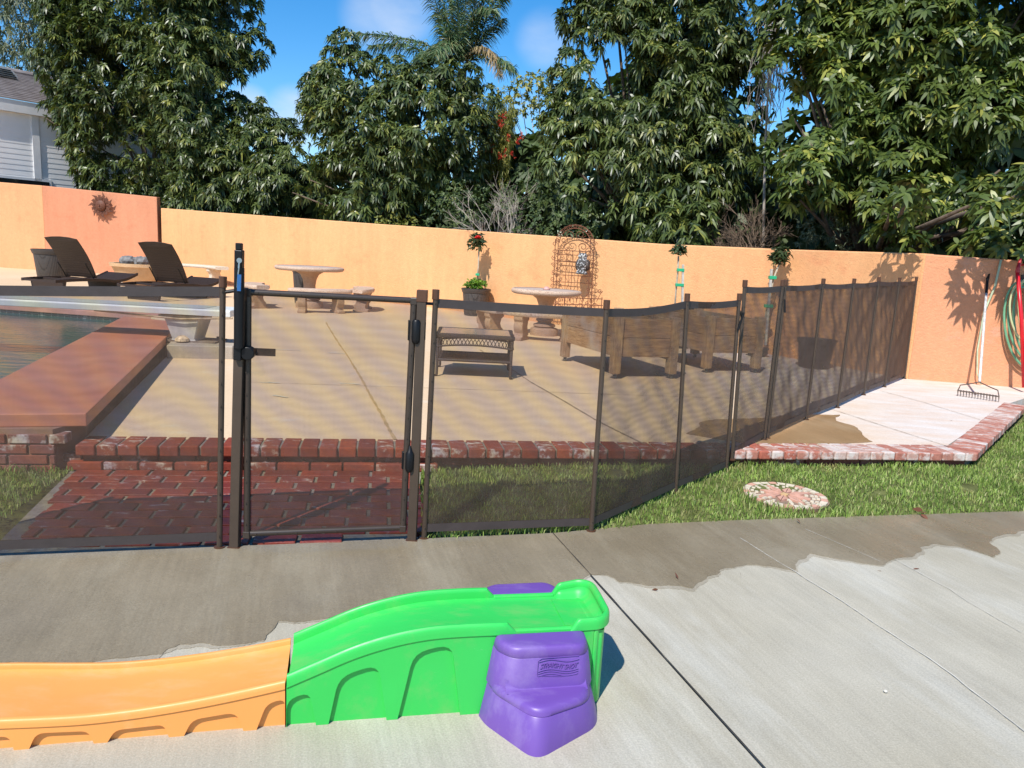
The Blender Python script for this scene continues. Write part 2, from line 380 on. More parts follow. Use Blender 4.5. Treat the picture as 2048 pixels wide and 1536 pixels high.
m = MB(); m.prism(edge1+[(J0.x-.001, J0.y-.010)]+[(p[0], p[1]-.010) for p in reversed(top_l)], .0025, .004)
tag(m.build('wet_patch', WET), kind='structure')
low2 = ppx([(1182, 1150), (1218, 1152), (1240, 1165), (1290, 1172), (1385, 1178), (1400, 1165), (1435, 1150), (1440, 1140), (1480, 1133), (1510, 1130), (1590, 1142), (1600, 1120), (1620, 1108), (1680, 1120), (1765, 1132), (1785, 1120), (1830, 1112), (1840, 1095), (1870, 1088), (1920, 1095), (1985, 1115), (2000, 1107), (1978, 1085), (2000, 1072), (2048, 1062), (2200, 1050), (2500, 1040)])
top_r = [p for p in SE if p[0] > .5 and p[0] < 8]
m = MB(); m.prism(jag(low2, .10, 4, 5)+[(p[0], p[1]-.010) for p in reversed(top_r)]+[(J0.x+.001, J0.y-.010)], .0025, .004)
tag(m.build('wet_patch', WET), kind='structure')
def strip(pts, wd, z, name, mat, seed=1, amp=.02, raw=False):
    r = random.Random(seed); p = pts if raw else jag(pts, amp, 5, seed); a = []; b = []
    for i in range(len(p)):
        q0 = Vector(p[max(0, i-1)]); q1 = Vector(p[min(len(p)-1, i+1)]); d = (q1-q0).normalized(); n = Vector((-d.y, d.x))*wd*r.uniform(.35, 1)/2
        a.append((p[i][0]+n.x, p[i][1]+n.y, z)); b.append((p[i][0]-n.x, p[i][1]-n.y, z))
    m = MB(); m.sheet([a, b]); return tag(m.build(name, mat), kind='structure')
DAMP = concrete('damp_concrete', (.33, .285, .205), (.40, .35, .265), (.47, .43, .35), rough=.6).m
PALE = plain('crack_bloom', (.56, .52, .44), .9, .2)
def damp(line, tops, seed):
    r = random.Random(seed); ln = [(x, y-.016-.012*math.sin(x*9+seed)-.006*r.random()) for x, y in line]
    m = MB(); m.prism(ln+tops, .0008, .0019); tag(m.build('damp_edge', DAMP), kind='structure')
damp(edge1[:-8], [(edge1[-9][0], edge1[-9][1]+.25), (edge1[0][0], edge1[0][1]+.25)], 31)
_e2 = jag(low2, .10, 4, 5); damp(_e2[8:], [(_e2[-1][0], _e2[-1][1]+.2), (_e2[8][0]+.1, _e2[8][1]+.12)], 32)
DARKJ = plain('dark_joint', (.10, .085, .07), .9, .2)
strip(ppx([(1480, 1078), (1590, 1145), (1700, 1215), (1860, 1320), (2070, 1482)]), .0055, .0065, 'hairline_crack', PALE, 3)
strip(ppx([(1790, 1120), (1900, 1180), (1935, 1205), (2048, 1270)]), .004, .0065, 'hairline_crack', PALE, 4)
strip(ppx([(1610, 1060), (1680, 1090), (1760, 1125)]), .004, .0065, 'hairline_crack', PALE, 5)

strip([(J0.x, J0.y-.01), (JE.x, JE.y)], .0075, .0072, 'joint_line', plain('joint_dirt', (.055, .048, .04), .9, .2), 9, .0012)
strip([(J0.x+.3, J0.y-1.05+.012), (JE.x+.014, JE.y)], .006, .0066, 'joint_bloom', PALE, 10, .0012) if False else None
# deck with pool cut away
WB = [at(325, 555, DK), at(742, 602, DK), at(870, 616, DK), at(1310, 676, DK), at(1560, 712, DK), at(1815, 758, DK), at(2047, 776, DK), at(2500, 815, DK)]
PW = [at(-200, 521, DK), at(93, 541, DK), at(318, 554, DK)]
cF = ppx([(156, 888), (360, 891), (640, 898), (1046, 904), (1265, 906), (1475, 908), (1767, 905), (1932, 902)], DK)
# straighten the coping front: fit a line
A = np.array(cF); k, c0 = np.polyfit(A[:, 0], A[:, 1], 1)
def cy(x): return k*x+c0
CX0, CX1 = cF[0][0], 3.38
CR = (5.3, 7.6)                                     # where the right-hand coping run leads
R3 = at(2500, 560, DK)
# pool
PS = [(-2.53, 4.36), (-3.78, 8.15), (-4.18, 9.35), (-5.06, 9.65), (-3.28, 4.15)]
PF0, PF1 = at(-350, 585, DK), at(300, 632, DK)      # far edge of the pool
deck = [(CX0+.02, cy(CX0)+.2), (CX1-.06, cy(CX1)+.22), (CR[0]-.12, CR[1]+.10), (6.4, 8.85)] + [(p.x, p.y+.06) for p in reversed(WB[:6])] + [(p.x, p.y+.06) for p in reversed(PW)] + [(-24, 19), (PF0.x, PF0.y), (PF1.x, PF1.y), (-4.3, 9.6), (-3.7, 8.0), (-2.6, 4.45)]
m = MB(); m.prism(deck, -.05, DK); tag(m.build('pool_deck', DECK), kind='structure')
# wet area on the deck
wp = ppx([(1372, 868), (1400, 845), (1470, 838), (1560, 832), (1680, 830), (1672, 842), (1700, 850), (1720, 862), (1745, 884), (1700, 887), (1530, 888), (1500, 889)], DK)
m = MB(); m.prism(jag(wp, .09, 3, 8), DK+.0025, DK+.004); tag(m.build('wet_patch', WETD), kind='structure')
JN = plain('tan_joint', (.50, .33, .15), .85, .3); JN2 = plain('deck_groove', (.34, .25, .16), .9, .2)
strip(ppx([(652, 645), (700, 720), (745, 800), (790, 880)], DK), .03, DK+.0055, 'deck_joint', JN, 1, .004)
strip(ppx([(960, 700), (1062, 765), (1190, 840), (1290, 890)], DK), .018, DK+.0055, 'deck_joint', JN2, 2, .004)
strip(ppx([(500, 765), (900, 778), (1300, 792), (1560, 800)], DK), .01, DK+.0055, 'deck_joint', JN2, 3, .003)
strip(ppx([(1660, 818), (1790, 860), (1900, 895)], DK), .01, DK+.0055, 'deck_joint', JN2, 4, .003)
strip(ppx([(1760, 782), (1850, 806), (1960, 840)], DK), .01, DK+.0055, 'deck_joint', JN2, 4, .003)
for i, (x0, y0, x1, y1) in enumerate(((540, 700, 600, 702), (655, 706, 690, 708), (520, 766, 560, 767), (680, 768, 720, 770), (545, 792, 575, 796))):
    strip(ppx([(x0, y0), (x1, y1)], DK), .03, DK+.0065, 'lime_stain', PALE, 20+i, .1)

# brick courses -------------------------------------------------
def brickrow(mb, p0, p1, pitch, depth, z0, z1, gap=.011, r=None, jit=.003, inner=True):
    """bricks side by side from p0 to p1; depth points to the left of the run"""
    r = r or random; p0, p1 = Vector((*p0, 0)), Vector((*p1, 0)); Lr = (p1-p0).length; n = max(1, round(Lr/pitch)); d = (p1-p0)/n; u = d.normalized(); nn = Vector((-u.y, u.x, 0)); a = math.atan2(u.y, u.x)
    for i in range(n):
        c = p0+d*(i+.5)+nn*(depth/2+r.uniform(-jit, jit)); mb.tint = r.random()
        mb.box((c.x, c.y, (z0+z1)/2+r.uniform(-jit, jit)*.5), (d.length-gap, depth-(gap if inner else 0), z1-z0), a+r.uniform(-.012, .012))
rb = random.Random(5)
cpd = .24; cz0, cz1 = DK-.062, DK+.004
u = Vector((1, k, 0)).normalized()
m = MB(); brickrow(m, (CX0, cy(CX0)), (1.36, cy(1.36)), .118, cpd, cz0, cz1, r=rb)
tag(m.build('brick_coping', BR_C, bevel=.009, seg=3), kind='structure')
m = MB(); brickrow(m, (1.362, cy(1.362)), (2.3, cy(2.3)), .098, .25, cz0+.004, cz1, gap=.008, r=rb)
tag(m.build('brick_coping', brickmat('wet_pale_brick', .66, c=[(.34, .07, .04), (.46, .14, .09), (.5, .26, .19)]), bevel=.012, seg=3), kind='structure')
m = MB(); brickrow(m, (2.302, cy(2.302)), (CX1+.05, cy(CX1+.05)), .098, .25, cz0+.006, cz1, gap=.006, r=rb)
brickrow(m, (CX1+.05, cy(CX1+.05)), CR, .098, .21, cz0+.006, cz1, gap=.006, r=rb)
tag(m.build('brick_coping', BR_P, bevel=.009, seg=3), kind='structure')
m = MB(); m.prism([(CX0+.03, cy(CX0)+.03), (CX1+.02, cy(CX1)+.03), (CR[0]-.03, CR[1]), (CR[0]-.14, CR[1]+.12), (CX1-.08, cy(CX1)+.22), (CX0+.03, cy(CX0)+.21)], cz0+.006, cz1-.008)
tag(m.build('mortar_bed', GROUT), kind='structure')
# riser behind the overhang, and the running course below it beside the landing
m = MB(); m.prism([(CX0-.25, cy(CX0)+.075), (CX1+.02, cy(CX1)+.075), (CR[0]-.04, CR[1]+.02), (CR[0]-.13, CR[1]+.12), (CX1-.08, cy(CX1)+.19), (CX0-.25, cy(CX0)+.2)], -.06, cz0-.001)
tag(m.build('deck_riser', GROUT), kind='structure')
m = MB()
brickrow(m, (CX0-.2, cy(CX0-.2)+.055), (CX1, cy(CX1)+.055), .215, .09, .03, cz0-.003, r=rb)
tag(m.build('riser_bricks', BR_W, bevel=.003), kind='structure')
LX0, LX1 = at(134, 952).x-.02, -.50
m = MB(); brickrow(m, (LX0-.05, cy(LX0)+.0), (LX1+.06, cy(LX1)+.0), .205, .09, .0, .048, r=rb)
tag(m.build('riser_bricks', BR_C, bevel=.004), kind='structure')
# red landing, running bond
l0, l1 = at(134, 950), at(52, 1095); l2, l3 = at(845, 955), at(893, 1075)
ex, ey = Vector((1, k, 0)).normalized(), Vector((-k, 1, 0)).normalized()
m = MB(); r = random.Random(11)
O = Vector((l0.x, cy(l0.x), 0)); rows = 11; pw, pd = .215, .118
slx = (l1.x-l0.x)*0 + .34
for j in range(rows):
    v = -(j+.5)*pd
    for i in range(-1, 12):
        x = (i+(.5 if j % 2 else 0))*pw+pw/2
        lim0 = -0.02+(-v)*.16; lim1 = 2.02 + (-v)*.02
        xa, xb = max(x-pw/2, lim0), min(x+pw/2, lim1)
        if xb-xa < .05: continue
        c = O+ex*((xa+xb)/2)+ey*v
        # stop at the patio edge
        sy = np.interp(c.x, [p[0] for p in SE], [p[1] for p in SE])
        if c.y-.03 < sy: continue
        m.tint = r.random(); m.box((c.x, c.y, -.022+r.uniform(-.002, .003)), (xb-xa-.02, pd-.015, .06), math.atan(k)+r.uniform(-.01, .01))
tag(m.build('brick_landing', BR_L, bevel=.005, seg=2), kind='structure')
lb = [O+ey*0+ex*-.03, O+ex*2.04, O+ex*2.06+ey*-1.05, O+ey*-1.25+ex*.1]
sy0 = [(p[0], p[1]+.004) for p in SE]
lp = [(lb[0].x, lb[0].y), (lb[1].x, lb[1].y)]+[(p[0], p[1]+.004) for p in reversed(SE) if lb[3].x+.1 < p[0] < lb[2].x-.05]
lp.insert(2, (lb[1].x+.1, np.interp(lb[1].x+.1, [p[0] for p in SE], [p[1] for p in SE])+.004)); lp.append((lb[3].x-.0, np.interp(lb[3].x, [p[0] for p in SE], [p[1] for p in SE])+.004))
m = MB(); m.prism(lp, -.08, -.003); tag(m.build('mortar_bed', GROUT), kind='structure')
# low brick wall under the raised pool edge
m = MB(); r = random.Random(3)
WX = -2.66
def wy(x): return cy(x)-.015
for j in range(4):
    z0 = -.02+j*.062
    x = -5.6-(.11 if j % 2 else 0)
    while x < WX:
        x1 = min(x+.215, WX+(0 if j < 3 else .06)); m.tint = r.random()
        if x1-x > .04: m.box(((x+x1)/2, wy((x+x1)/2)+.05, z0+.027), (x1-x-.012, .1, .054), math.atan(k))
        x += .215
tag(m.build('retaining_bricks', BR_W, bevel=.004), kind='structure')
m = MB(); m.prism([(-5.6, wy(-5.6)+.012), (WX-.01, wy(WX)+.012), (-2.62, 4.5), (-3.0, 5.3), (-3.9, 8.1), (-4.3, 9.2), (-4.9, 9.45), (-4.5, 8.1), (-3.35, 4.6), (-5.6, 3.9)], -.1, .25)
tag(m.build('pool_wall', plain('pool_wall_plaster', (.26, .15, .11), .9, .2, .3, 4, .4)), kind='structure')
rc = NM('red_concrete', .55, .4)
a = rc.mix(rc.ramp(rc.noise(1.5, 6, .65), .3, .7), (.47, .155, .085), (.56, .235, .15))
a = rc.mix(rc.ramp(rc.noise(6, 8, .75, co=rc.co((3, 1, 1), (0, 0, .3))), .66, .72), a, (.68, .48, .4))
rc.base(a); rc.bump(rc.noise(50, 4), .2, .003)
m = MB(); m.prism([(-5.6, 3.45)]+PS[:1]+PS[1:4]+[(-3.46, 4.66), (-5.6, 4.05)], .25, .33)
tag(m.build('pool_edge_slab', rc.m, bevel=.006, seg=2), kind='structure')
# water
wm_ = NM('pool_water', .03, .5); wm_.b.inputs['IOR'].default_value = 1.33
wm_.base(wm_.mix(wm_.ramp(wm_.noise(.4, 3), .3, .7), (.02, .10, .10), (.03, .14, .13)))
wm_.bump(wm_.noise(3.5, 5, .55, co=wm_.co((1, 2.2, 1))), .25, .03)
m = MB(); m.add([(-40, 2.5, .04), (-2.9, 4.3, .04), (-4.7, 9.4, .04), (PF1.x, PF1.y, .04), (PF0.x, PF0.y, .04), (-40, 13, .04)], [(0, 1, 2, 3, 4, 5)])
tag(m.build('pool_water', wm_.m), kind='structure')
fd = (PF1-PF0).normalized(); fn = Vector((-fd.y, fd.x, 0))
m = MB(); q0, q1 = PF0-fd*12, PF1+fd*.5
m.prism([(q0.x-fn.x*.06, q0.y-fn.y*.06), (q1.x-fn.x*.06, q1.y-fn.y*.06), (q1.x+fn.x*.3, q1.y+fn.y*.3), (q0.x+fn.x*.3, q0.y+fn.y*.3)], .09, DK+.02)
tag(m.build('pool_coping', plain('pink_coping', (.52, .26, .2), .6, .4, .2, 3), bevel=.008, seg=2), kind='structure')
m = MB(); m.prism([(q0.x-fn.x*.02, q0.y-fn.y*.02), (q1.x-fn.x*.02, q1.y-fn.y*.02), (q1.x+fn.x*.1, q1.y+fn.y*.1), (q0.x+fn.x*.1, q0.y+fn.y*.1)], -.3, .088)
tl = NM('waterline_tile', .25, .5); tl.base(tl.mix(tl.ramp(tl.vor(9, feat='DISTANCE_TO_EDGE', rnd=.1), .03, .05), (.3, .3, .28), (.045, .06, .062)))
tag(m.build('waterline_tiles', tl.m), kind='structure')

# lawn --------------------------------------------------------------
sxs, sys_ = [p[0] for p in SE], [p[1] for p in SE]
def in_lawn(x, y):
    s = np.interp(x, sxs, sys_)
    up = np.where(x < CX1+.03, k*x+c0+.035, np.interp(x, [CX1, CR[0], 9.5], [cy(CX1), CR[1]-.02, 13]))
    ok = (y > s-.016+.012*np.sin(x*37)+.01*np.sin(x*91)) & (y < up)
    rel = x-O.x; vv = -(y-(k*x+c0))
    land = (rel > -.01+vv*.16) & (rel < 2.0+vv*.13) & (x < .2)
    return ok & ~land
def zl(x, y):                                   # lawn height
    s = np.interp(x, sxs, sys_); return .0+.05*np.clip((y-s)/.8, 0, 1)*np.clip((x+.5)/1.0, .15, 1)
gx = np.linspace(-6, 9.3, 150); m = MB(); rows_ = []
for f in np.linspace(0, 1, 26):
    row = []
    for x in gx:
        s = np.interp(x, sxs, sys_); e = k*x+c0+.06 if x < CX1 else np.interp(x, [CX1, CR[0], 9.5], [cy(CX1), CR[1], 13])+.06
        y = s+.004+(e-s)*f; z = float(zl(x, y))-.012
        rel = x-O.x; vv = -(y-(k*x+c0))
        if -.03+vv*.16 < rel < 2.03+vv*.13: z = -.085
        row.append((x, y, z))
    rows_.append(row)
m.sheet(rows_)
tag(m.build('lawn', plain('lawn_soil', (.12, .13, .045), .95, .1, .4, 10, .5, 50), fix=False), kind='structure')
gm = NM('grass_blade', .5, .3); t = gm.attr()
a = gm.mix(gm.ramp(t, 0, .7), (.095, .17, .03), (.33, .45, .10)); a = gm.mix(gm.ramp(t, .72, 1), a, (.50, .47, .22))
a = gm.mix(gm.ramp(gm.noise(3.2, 6, .65), .58, .70), a, (.40, .33, .13))
a = gm.mix(1, a, gm.ramp(gm.noise(2.6, 5, .7), .3, .7, .62, 1.35), 'MULTIPLY')
gm.base(a); td = gm.n.new('ShaderNodeBsdfTranslucent'); gm.l(a, td.inputs[0]); mxs = gm.n.new('ShaderNodeMixShader'); mxs.inputs[0].default_value = .3
gm.l(gm.b.outputs[0], mxs.inputs[1]); gm.l(td.outputs[0], mxs.inputs[2]); gm.l(mxs.outputs[0], gm.n['Material Output'].inputs[0]); GRASS = gm.m
def blades(X, Y, Z, h0, h1, wd, lean=.7):
    n = len(X); h = rng.uniform(h0, h1, n); a = rng.uniform(0, 2*np.pi, n); b = rng.uniform(0, 2*np.pi, n); ln = rng.uniform(.1, lean, n)*h
    wx, wy_ = np.cos(a)*wd/2, np.sin(a)*wd/2; dx, dy = np.cos(b)*ln, np.sin(b)*ln
    P = np.empty((n, 5, 3)); z0 = Z-.006
    P[:, 0] = np.stack([X-wx, Y-wy_, z0], 1); P[:, 1] = np.stack([X+wx, Y+wy_, z0], 1)
    P[:, 2] = np.stack([X+wx*.8+dx*.35, Y+wy_*.8+dy*.35, Z+h*.6], 1); P[:, 3] = np.stack([X-wx*.8+dx*.35, Y-wy_*.8+dy*.35, Z+h*.6], 1)
    P[:, 4] = np.stack([X+dx, Y+dy, Z+h*.95], 1)
    i = np.arange(n)*5; q = np.concatenate([np.stack([i, i+1, i+2], 1), np.stack([i, i+2, i+3], 1), np.stack([i+3, i+2, i+4], 1)])
    t = rng.random(n); return P.reshape(-1, 3), q, np.concatenate([t, t, t])
N = 420000; X = rng.uniform(-4.5, 7.5, N); Y = rng.uniform(2.5, 10, N)
keep = in_lawn(X, Y); MC = at(1570, 985, .035)
keep &= ((X-MC.x)**2+((Y-MC.y))**2 > .243**2)
dist = np.hypot(X, Y); keep &= rng.random(N) < np.clip(6.5/dist, .25, 1)**1.5
X, Y = X[keep], Y[keep]; print('blades', len(X))
pn = (np.sin(X*3.1+Y*2)+np.sin(X*7.3-Y*5)+np.sin(Y*9+X*4))/3
bare_ = (np.sin(X*5.3+1)*np.sin(Y*6.1+X*2)+.6*np.sin(X*11-Y*8)) > 1.38
X, Y, pn = X[~bare_], Y[~bare_], pn[~bare_]
tall = pn > .25
V, Q, T = blades(X[~tall], Y[~tall], zl(X[~tall], Y[~tall]), .010, .030, .0055, 1.0); V2, Q2, T2 = blades(X[tall], Y[tall], zl(X[tall], Y[tall]), .020, .050, .006, .9)
Q = np.concatenate([Q, Q2+len(V)]); V = np.concatenate([V, V2]); T = np.concatenate([T, T2]); npmesh('grass', V, Q, GRASS, tint=T); tag(bpy.data.objects['grass'], 'short green lawn grass between the patio and the brick edged deck', 'grass', kind='stuff')

# round mosaic stepping stone ------------------------------------------
mo = NM('mosaic_stone', .8, .3)
def mosaic():
    T_ = thing('stepping_stone', 'round mosaic stepping stone with a star pattern lying in the lawn', 'stepping stone', (MC.x, MC.y, .020))
    m = MB(); m.lathe([(0, -.03), (.255, -.03), (.26, -.004), (.0, -.004)], n=48); m.build('base', plain('mosaic_grout', (.26, .18, .13), .9, .2), T_)
    cr_ = plain('cream_tessera', (.64, .55, .42), .7, .3, .15, 30); pk = plain('pink_tessera', (.60, .33, .24), .7, .3, .2, 20); oc = plain('ochre_tessera', (.60, .40, .2), .7, .3, .1, 20)
    m = MB(); m2 = MB(); n = 26
    for i in range(n):
        a0, a1 = 2*math.pi*(i+.06)/n, 2*math.pi*(i+.94)/n
        pl = [(r_*math.cos(a), r_*math.sin(a)) for r_, a in ((.212, a0), (.252, a0), (.252, a1), (.212, a1))]
        (m2 if i % 3 == 0 else m).prism(pl, -.004, .006)
    r = random.Random(2)
    for i in range(8):                                   # petals
        a = 2*math.pi*i/8+.3; L_ = .15 if i % 2 else .19; ca, sa = math.cos(a), math.sin(a)
        for s_ in (-1, 1):
            pl = [(ca*.03-sa*.002*s_, sa*.03+ca*.002*s_), (ca*.09-sa*.03*s_, sa*.09+ca*.03*s_), (ca*L_-sa*.002*s_, sa*L_+ca*.002*s_)]
            m2.prism(pl, -.004, .007)
    for rr in (.10, .135, .17, .195):
        nn = int(rr*115)
        for i in range(nn):
            a = 2*math.pi*(i+r.uniform(-.2, .2))/nn
            pa = min(abs((a-.3+math.pi/8*0) % (math.pi/4)), math.pi/4-abs((a-.3) % (math.pi/4)))
            if pa*rr < (.022 if rr < .15 else .006): continue
            s_ = .021; pl = [((rr+dx)*math.cos(a+da), (rr+dx)*math.sin(a+da)) for dx, da in ((-.5*s_, -.4*s_/rr), (.5*s_, -.45*s_/rr), (.45*s_, .45*s_/rr), (-.5*s_, .4*s_/rr))]
            m.prism(pl, -.004, .005+r.uniform(-.001, .001))
    m.build('cream_tiles', cr_, T_); m2.build('pink_tiles', pk, T_)
    m = MB(); m.prism([(.028, 0), (0, .028), (-.028, 0), (0, -.028)], -.004, .008); m.build('centre_tile', oc, T_)
mosaic()

# ---------------- garden wall ----------------
def wallseg(bases, tops, name, label, mat, thick=.2, endcap=True):
    n = len(bases); P = [Vector((b.x, b.y, 0)) for b in bases]; hs_ = []
    for b, (tx, ty) in zip(P, tops): hs_.append(atD(tx, ty, b.y).z if False else hgt_line(b, tx, ty))
    nr = []
    for i in range(n):
        d = (P[min(i+1, n-1)]-P[max(i-1, 0)]).normalized(); nr.append(Vector((-d.y, d.x, 0))*thick)
    T_ = thing(name, label, 'wall', P[n//2])
    m = MB()
    fr = [[(p.x, p.y, -.1) for p in P], [(p.x, p.y, h) for p, h in zip(P, hs_)]]
    bk = [[(p.x+q.x, p.y+q.y, -.1) for p, q in zip(P, nr)], [(p.x+q.x, p.y+q.y, h+.0) for p, q, h in zip(P, nr, hs_)]]
    m.sheet(fr); m.sheet([fr[1], bk[1]]); m.sheet([bk[1], bk[0]])
    m.add([fr[0][0], fr[1][0], bk[1][0], bk[0][0]], [(0, 1, 2, 3)]); m.add([fr[0][-1], bk[0][-1], bk[1][-1], fr[1][-1]], [(0, 1, 2, 3)])
    bm = bmesh.new()
    o = m.build('wall_face', mat, T_, world=True, bevel=0)
    bm.free(); mm = o.data; b2 = bmesh.new(); b2.from_mesh(mm); bmesh.ops.remove_doubles(b2, verts=b2.verts, dist=.0005)
    bmesh.ops.recalc_face_normals(b2, faces=b2.faces); b2.to_mesh(mm); b2.free()
    bv = o.modifiers.new('bevel', 'BEVEL'); bv.width = .02; bv.segments = 3; bv.limit_method = 'ANGLE'; bv.angle_limit = math.radians(50)
    return T_, hs_
def hgt_line(b, tx, ty):
    """height at base b so that the wall top passes row ty near column tx"""
    z = hgt(ty, b); x = proj((b.x, b.y, z))[0]; return z
ins = lambda a, b, f: a.lerp(b, f)
def dense(bs, tops, n=1):
    return bs, tops
main_b = [Vector((b.x, b.y, 0)) for b in WB[:6]]
wallseg(main_b, [(320, 416), (735, 447), (877, 456), (1320, 488), (1580, 499), (1840, 507)], 'garden_wall', 'long peach stucco garden wall running behind the tables and planters', ST_Y)
right_b = [Vector((b.x, b.y, 0)) for b in (WB[5], WB[6], WB[7])]
wallseg(right_b, [(1835, 508), (2060, 524), (2500, 545)], 'garden_wall', 'orange stucco wall section at the right with hoses and rake against it', ST_O)
wallseg([Vector((b.x, b.y, 0)) for b in PW[:2]], [(-200, 347), (93, 371)], 'garden_wall', 'apricot stucco wall section at the far left below the house', ST_L)
wallseg([Vector((b.x, b.y, 0)) for b in PW[1:]], [(93, 371), (317, 394)], 'garden_wall', 'taller terracotta stucco wall section that carries the metal sun', ST_R)
# soil behind the wall
m = MB(); m.add([(p[0], p[1], .0) for p in [(-60, 20), (-14, 20.5), (-3, 17.6), (5, 9.6), (20, 9.3), (60, 60), (-60, 90)]], [(0, 1, 2, 3, 4, 5, 6)])
tag(m.build('garden_soil', plain('leaf_litter', (.07, .05, .03), .95, .1, .4, 6), fix=True), kind='structure')

# ---------------- mesh safety fence ----------------
def post(mb, b, t, w_=.024, sq=False, cap=True):
    b, t = Vector(b), Vector(t); d = (t-b)
    if sq: mb.bar(b, t, w_, w_, ref=(0, 1, 0))
    else: mb.tube([b, t], w_/2, 10)
def fabric(name, grid, mat, parent):
    nr_, nc = len(grid), len(grid[0]); m = MB(); m.sheet(grid); o = m.build(name, mat, parent, world=True, fix=False, smooth=True)
    uv = o.data.uv_layers.new(name='UVMap'); L_ = (Vector(grid[0][-1])-Vector(grid[0][0])).length
    for poly in o.data.polygons:
        for li in poly.loop_indices:
            vi = o.data.loops[li].vertex_index; i, j = divmod(vi, nc); uv.data[li].uv = (j/(nc-1)*L_, i/(nr_-1)*1.2)
    return o
def span(b0, t0, b1, t1, parent, sag=0.0, wr=0.0, wr0=0, seed=0, nx=24, nz=26, cut=0.0):
    """one stretch of fabric between two posts, with its top and bottom bands"""
    r = random.Random(seed); b0, t0, b1, t1 = map(Vector, (b0, t0, b1, t1)); grid = []
    d = (b1-b0); nrm = Vector((-d.y, d.x, 0)).normalized(); ph = [r.uniform(0, 6.28) for _ in range(6)]
    f0, f1 = .028, .965
    for i in range(nz+1):
        fz = f0+(f1-f0)*i/nz; row = []
        for j in range(nx+1):
            fx = j/nx; b = b0.lerp(b1, fx); t = t0.lerp(t1, fx); p = b.lerp(t, fz); e = math.sin(math.pi*fx)
            p.z -= sag*e*fz
            u_, v_ = fx*d.length, fz*1.2
            off = wr*e*(math.sin(9*u_+7*v_+ph[0])+.7*math.sin(17*v_-11*u_+ph[1])+.5*math.sin(31*u_+14*v_+ph[2]))
            p += nrm*(off); row.append(p)
        grid.append(row)
    fabric('mesh_panel', grid, FAB, parent)
    m = MB()
    for f, s_ in ((f1, 1), (f0, -1)):
        top_, bot = [], []
        for j in range(nx+1):
            fx = j/nx; b = b0.lerp(b1, fx); t = t0.lerp(t1, fx); e = math.sin(math.pi*fx)
            p = b.lerp(t, f); p.z -= sag*e*f; q = b.lerp(t, f-(.034 if s_ > 0 else -.034)); q.z -= sag*e*f
            top_.append(p-nrm*.0022); bot.append(q-nrm*.0022)
        tb = [p+nrm*.0044 for p in top_]; bb = [p+nrm*.0044 for p in bot]
        m.sheet([top_, bot]); m.sheet([bb, tb]); m.sheet([tb, top_]); m.build('binding_band', BAND, parent, world=True); m = MB()
def pst(tx, ty, bx, by, z):
    b = at(bx, by, z); t = atD(tx, ty, b.y); return b, t
def addpost(T_, bt, w_=.026, screws=11, capm=True, side=None, mat=BRONZEL):
    b, t = bt; m = MB(); m.tube([b, b.lerp(t, .975)], w_/2, 12)
    d = (t-b).normalized()
    for i in range(screws):
        p = b.lerp(t, .05+.9*i/(screws-1))+Vector((.002, -w_/2, 0)); m.tube([p, p+Vector((0, -.005, 0))], .0035, 6)
    o = m.build('fence_post', mat, T_, world=True)
    m = MB(); m.tube([b.lerp(t, .962), b.lerp(t, 1.0)], w_/2+.004, 12); m.build('post_cap', CAP, T_, world=True, bevel=.001)
    m = MB(); m.tube([b+Vector((0, 0, -.002)), b+Vector((0, 0, .008))], w_/2+.012, 14); m.build('deck_sleeve', CAP, T_, world=True)
Pm = pst(-270, 545, -290, 1126, 0); P0 = pst(446, 553, 439, 1096, 0)
T_ = thing('mesh_fence', 'brown mesh pool fence section left of the gate, in front of the pool', 'fence', P0[0])
span(*Pm, *P0, T_, 0.004, .0015, seed=1, nx=40); addpost(T_, Pm); addpost(T_, P0, screws=12)
P1 = pst(872, 579, 848, 1077, 0); P2 = pst(1214, 600, 1182, 1063, 0); P3 = pst(1375, 587, 1351, 986, .015); P4 = pst(1479.5, 587, 1452, 943, .035)
T_ = thing('mesh_fence', 'brown mesh pool fence section right of the gate, bending back over the lawn', 'fence', P1[0])
span(*P1, *P2, T_, .002, .001, seed=2); span(*P2, *P3, T_, .018, .004, seed=3); span(*P3, *P4, T_, .01, .003, seed=4)
addpost(T_, P1, screws=13)
for p_ in (P2, P3, P4): addpost(T_, p_, w_=.026, screws=9)
Q = [pst(1490.5, 560, 1464, 919, DK-.05), pst(1566, 560, 1528, 880, DK), pst(1572, 559, 1534, 877, DK), pst(1647.5, 557, 1612, 840, DK), pst(1709, 557, 1674.5, 815.6, DK), pst(1758.5, 554, 1727, 790, DK), pst(1800, 555, 1768.5, 774, DK), pst(1833.5, 554, 1808.5, 757.5, DK)]
T_ = thing('mesh_fence', 'short brown mesh fence section starting on the pale brick edge', 'fence', Q[0][0])
span(*Q[0], *Q[1], T_, .008, .004, seed=5); addpost(T_, Q[0]); addpost(T_, Q[1])
m = MB(); m.tube([P4[0].lerp(P4[1], .93), Q[0][0].lerp(Q[0][1], .78)], .006, 8); m.tube([P4[0].lerp(P4[1], .8)+Vector((0, -.02, 0)), P4[0].lerp(P4[1], .9)+Vector((.03, -.02, 0))], .008, 8); m.build('latch_hook', BLACK, T_, world=True)
T_ = thing('mesh_fence', 'long brown mesh fence section running back over the deck to the orange wall', 'fence', Q[2][0])
for i in range(2, 7): span(*Q[i], *Q[i+1], T_, .010, .006, seed=6+i)
for i in range(2, 8): addpost(T_, Q[i], screws=9)
m = MB(); m.tube([Q[2][0].lerp(Q[2][1], .88)+Vector((.0, -.02, 0)), Q[2][0].lerp(Q[2][1], .8)+Vector((.01, -.03, 0))], .007, 8); m.build('latch_hook', BLACK, T_, world=True)
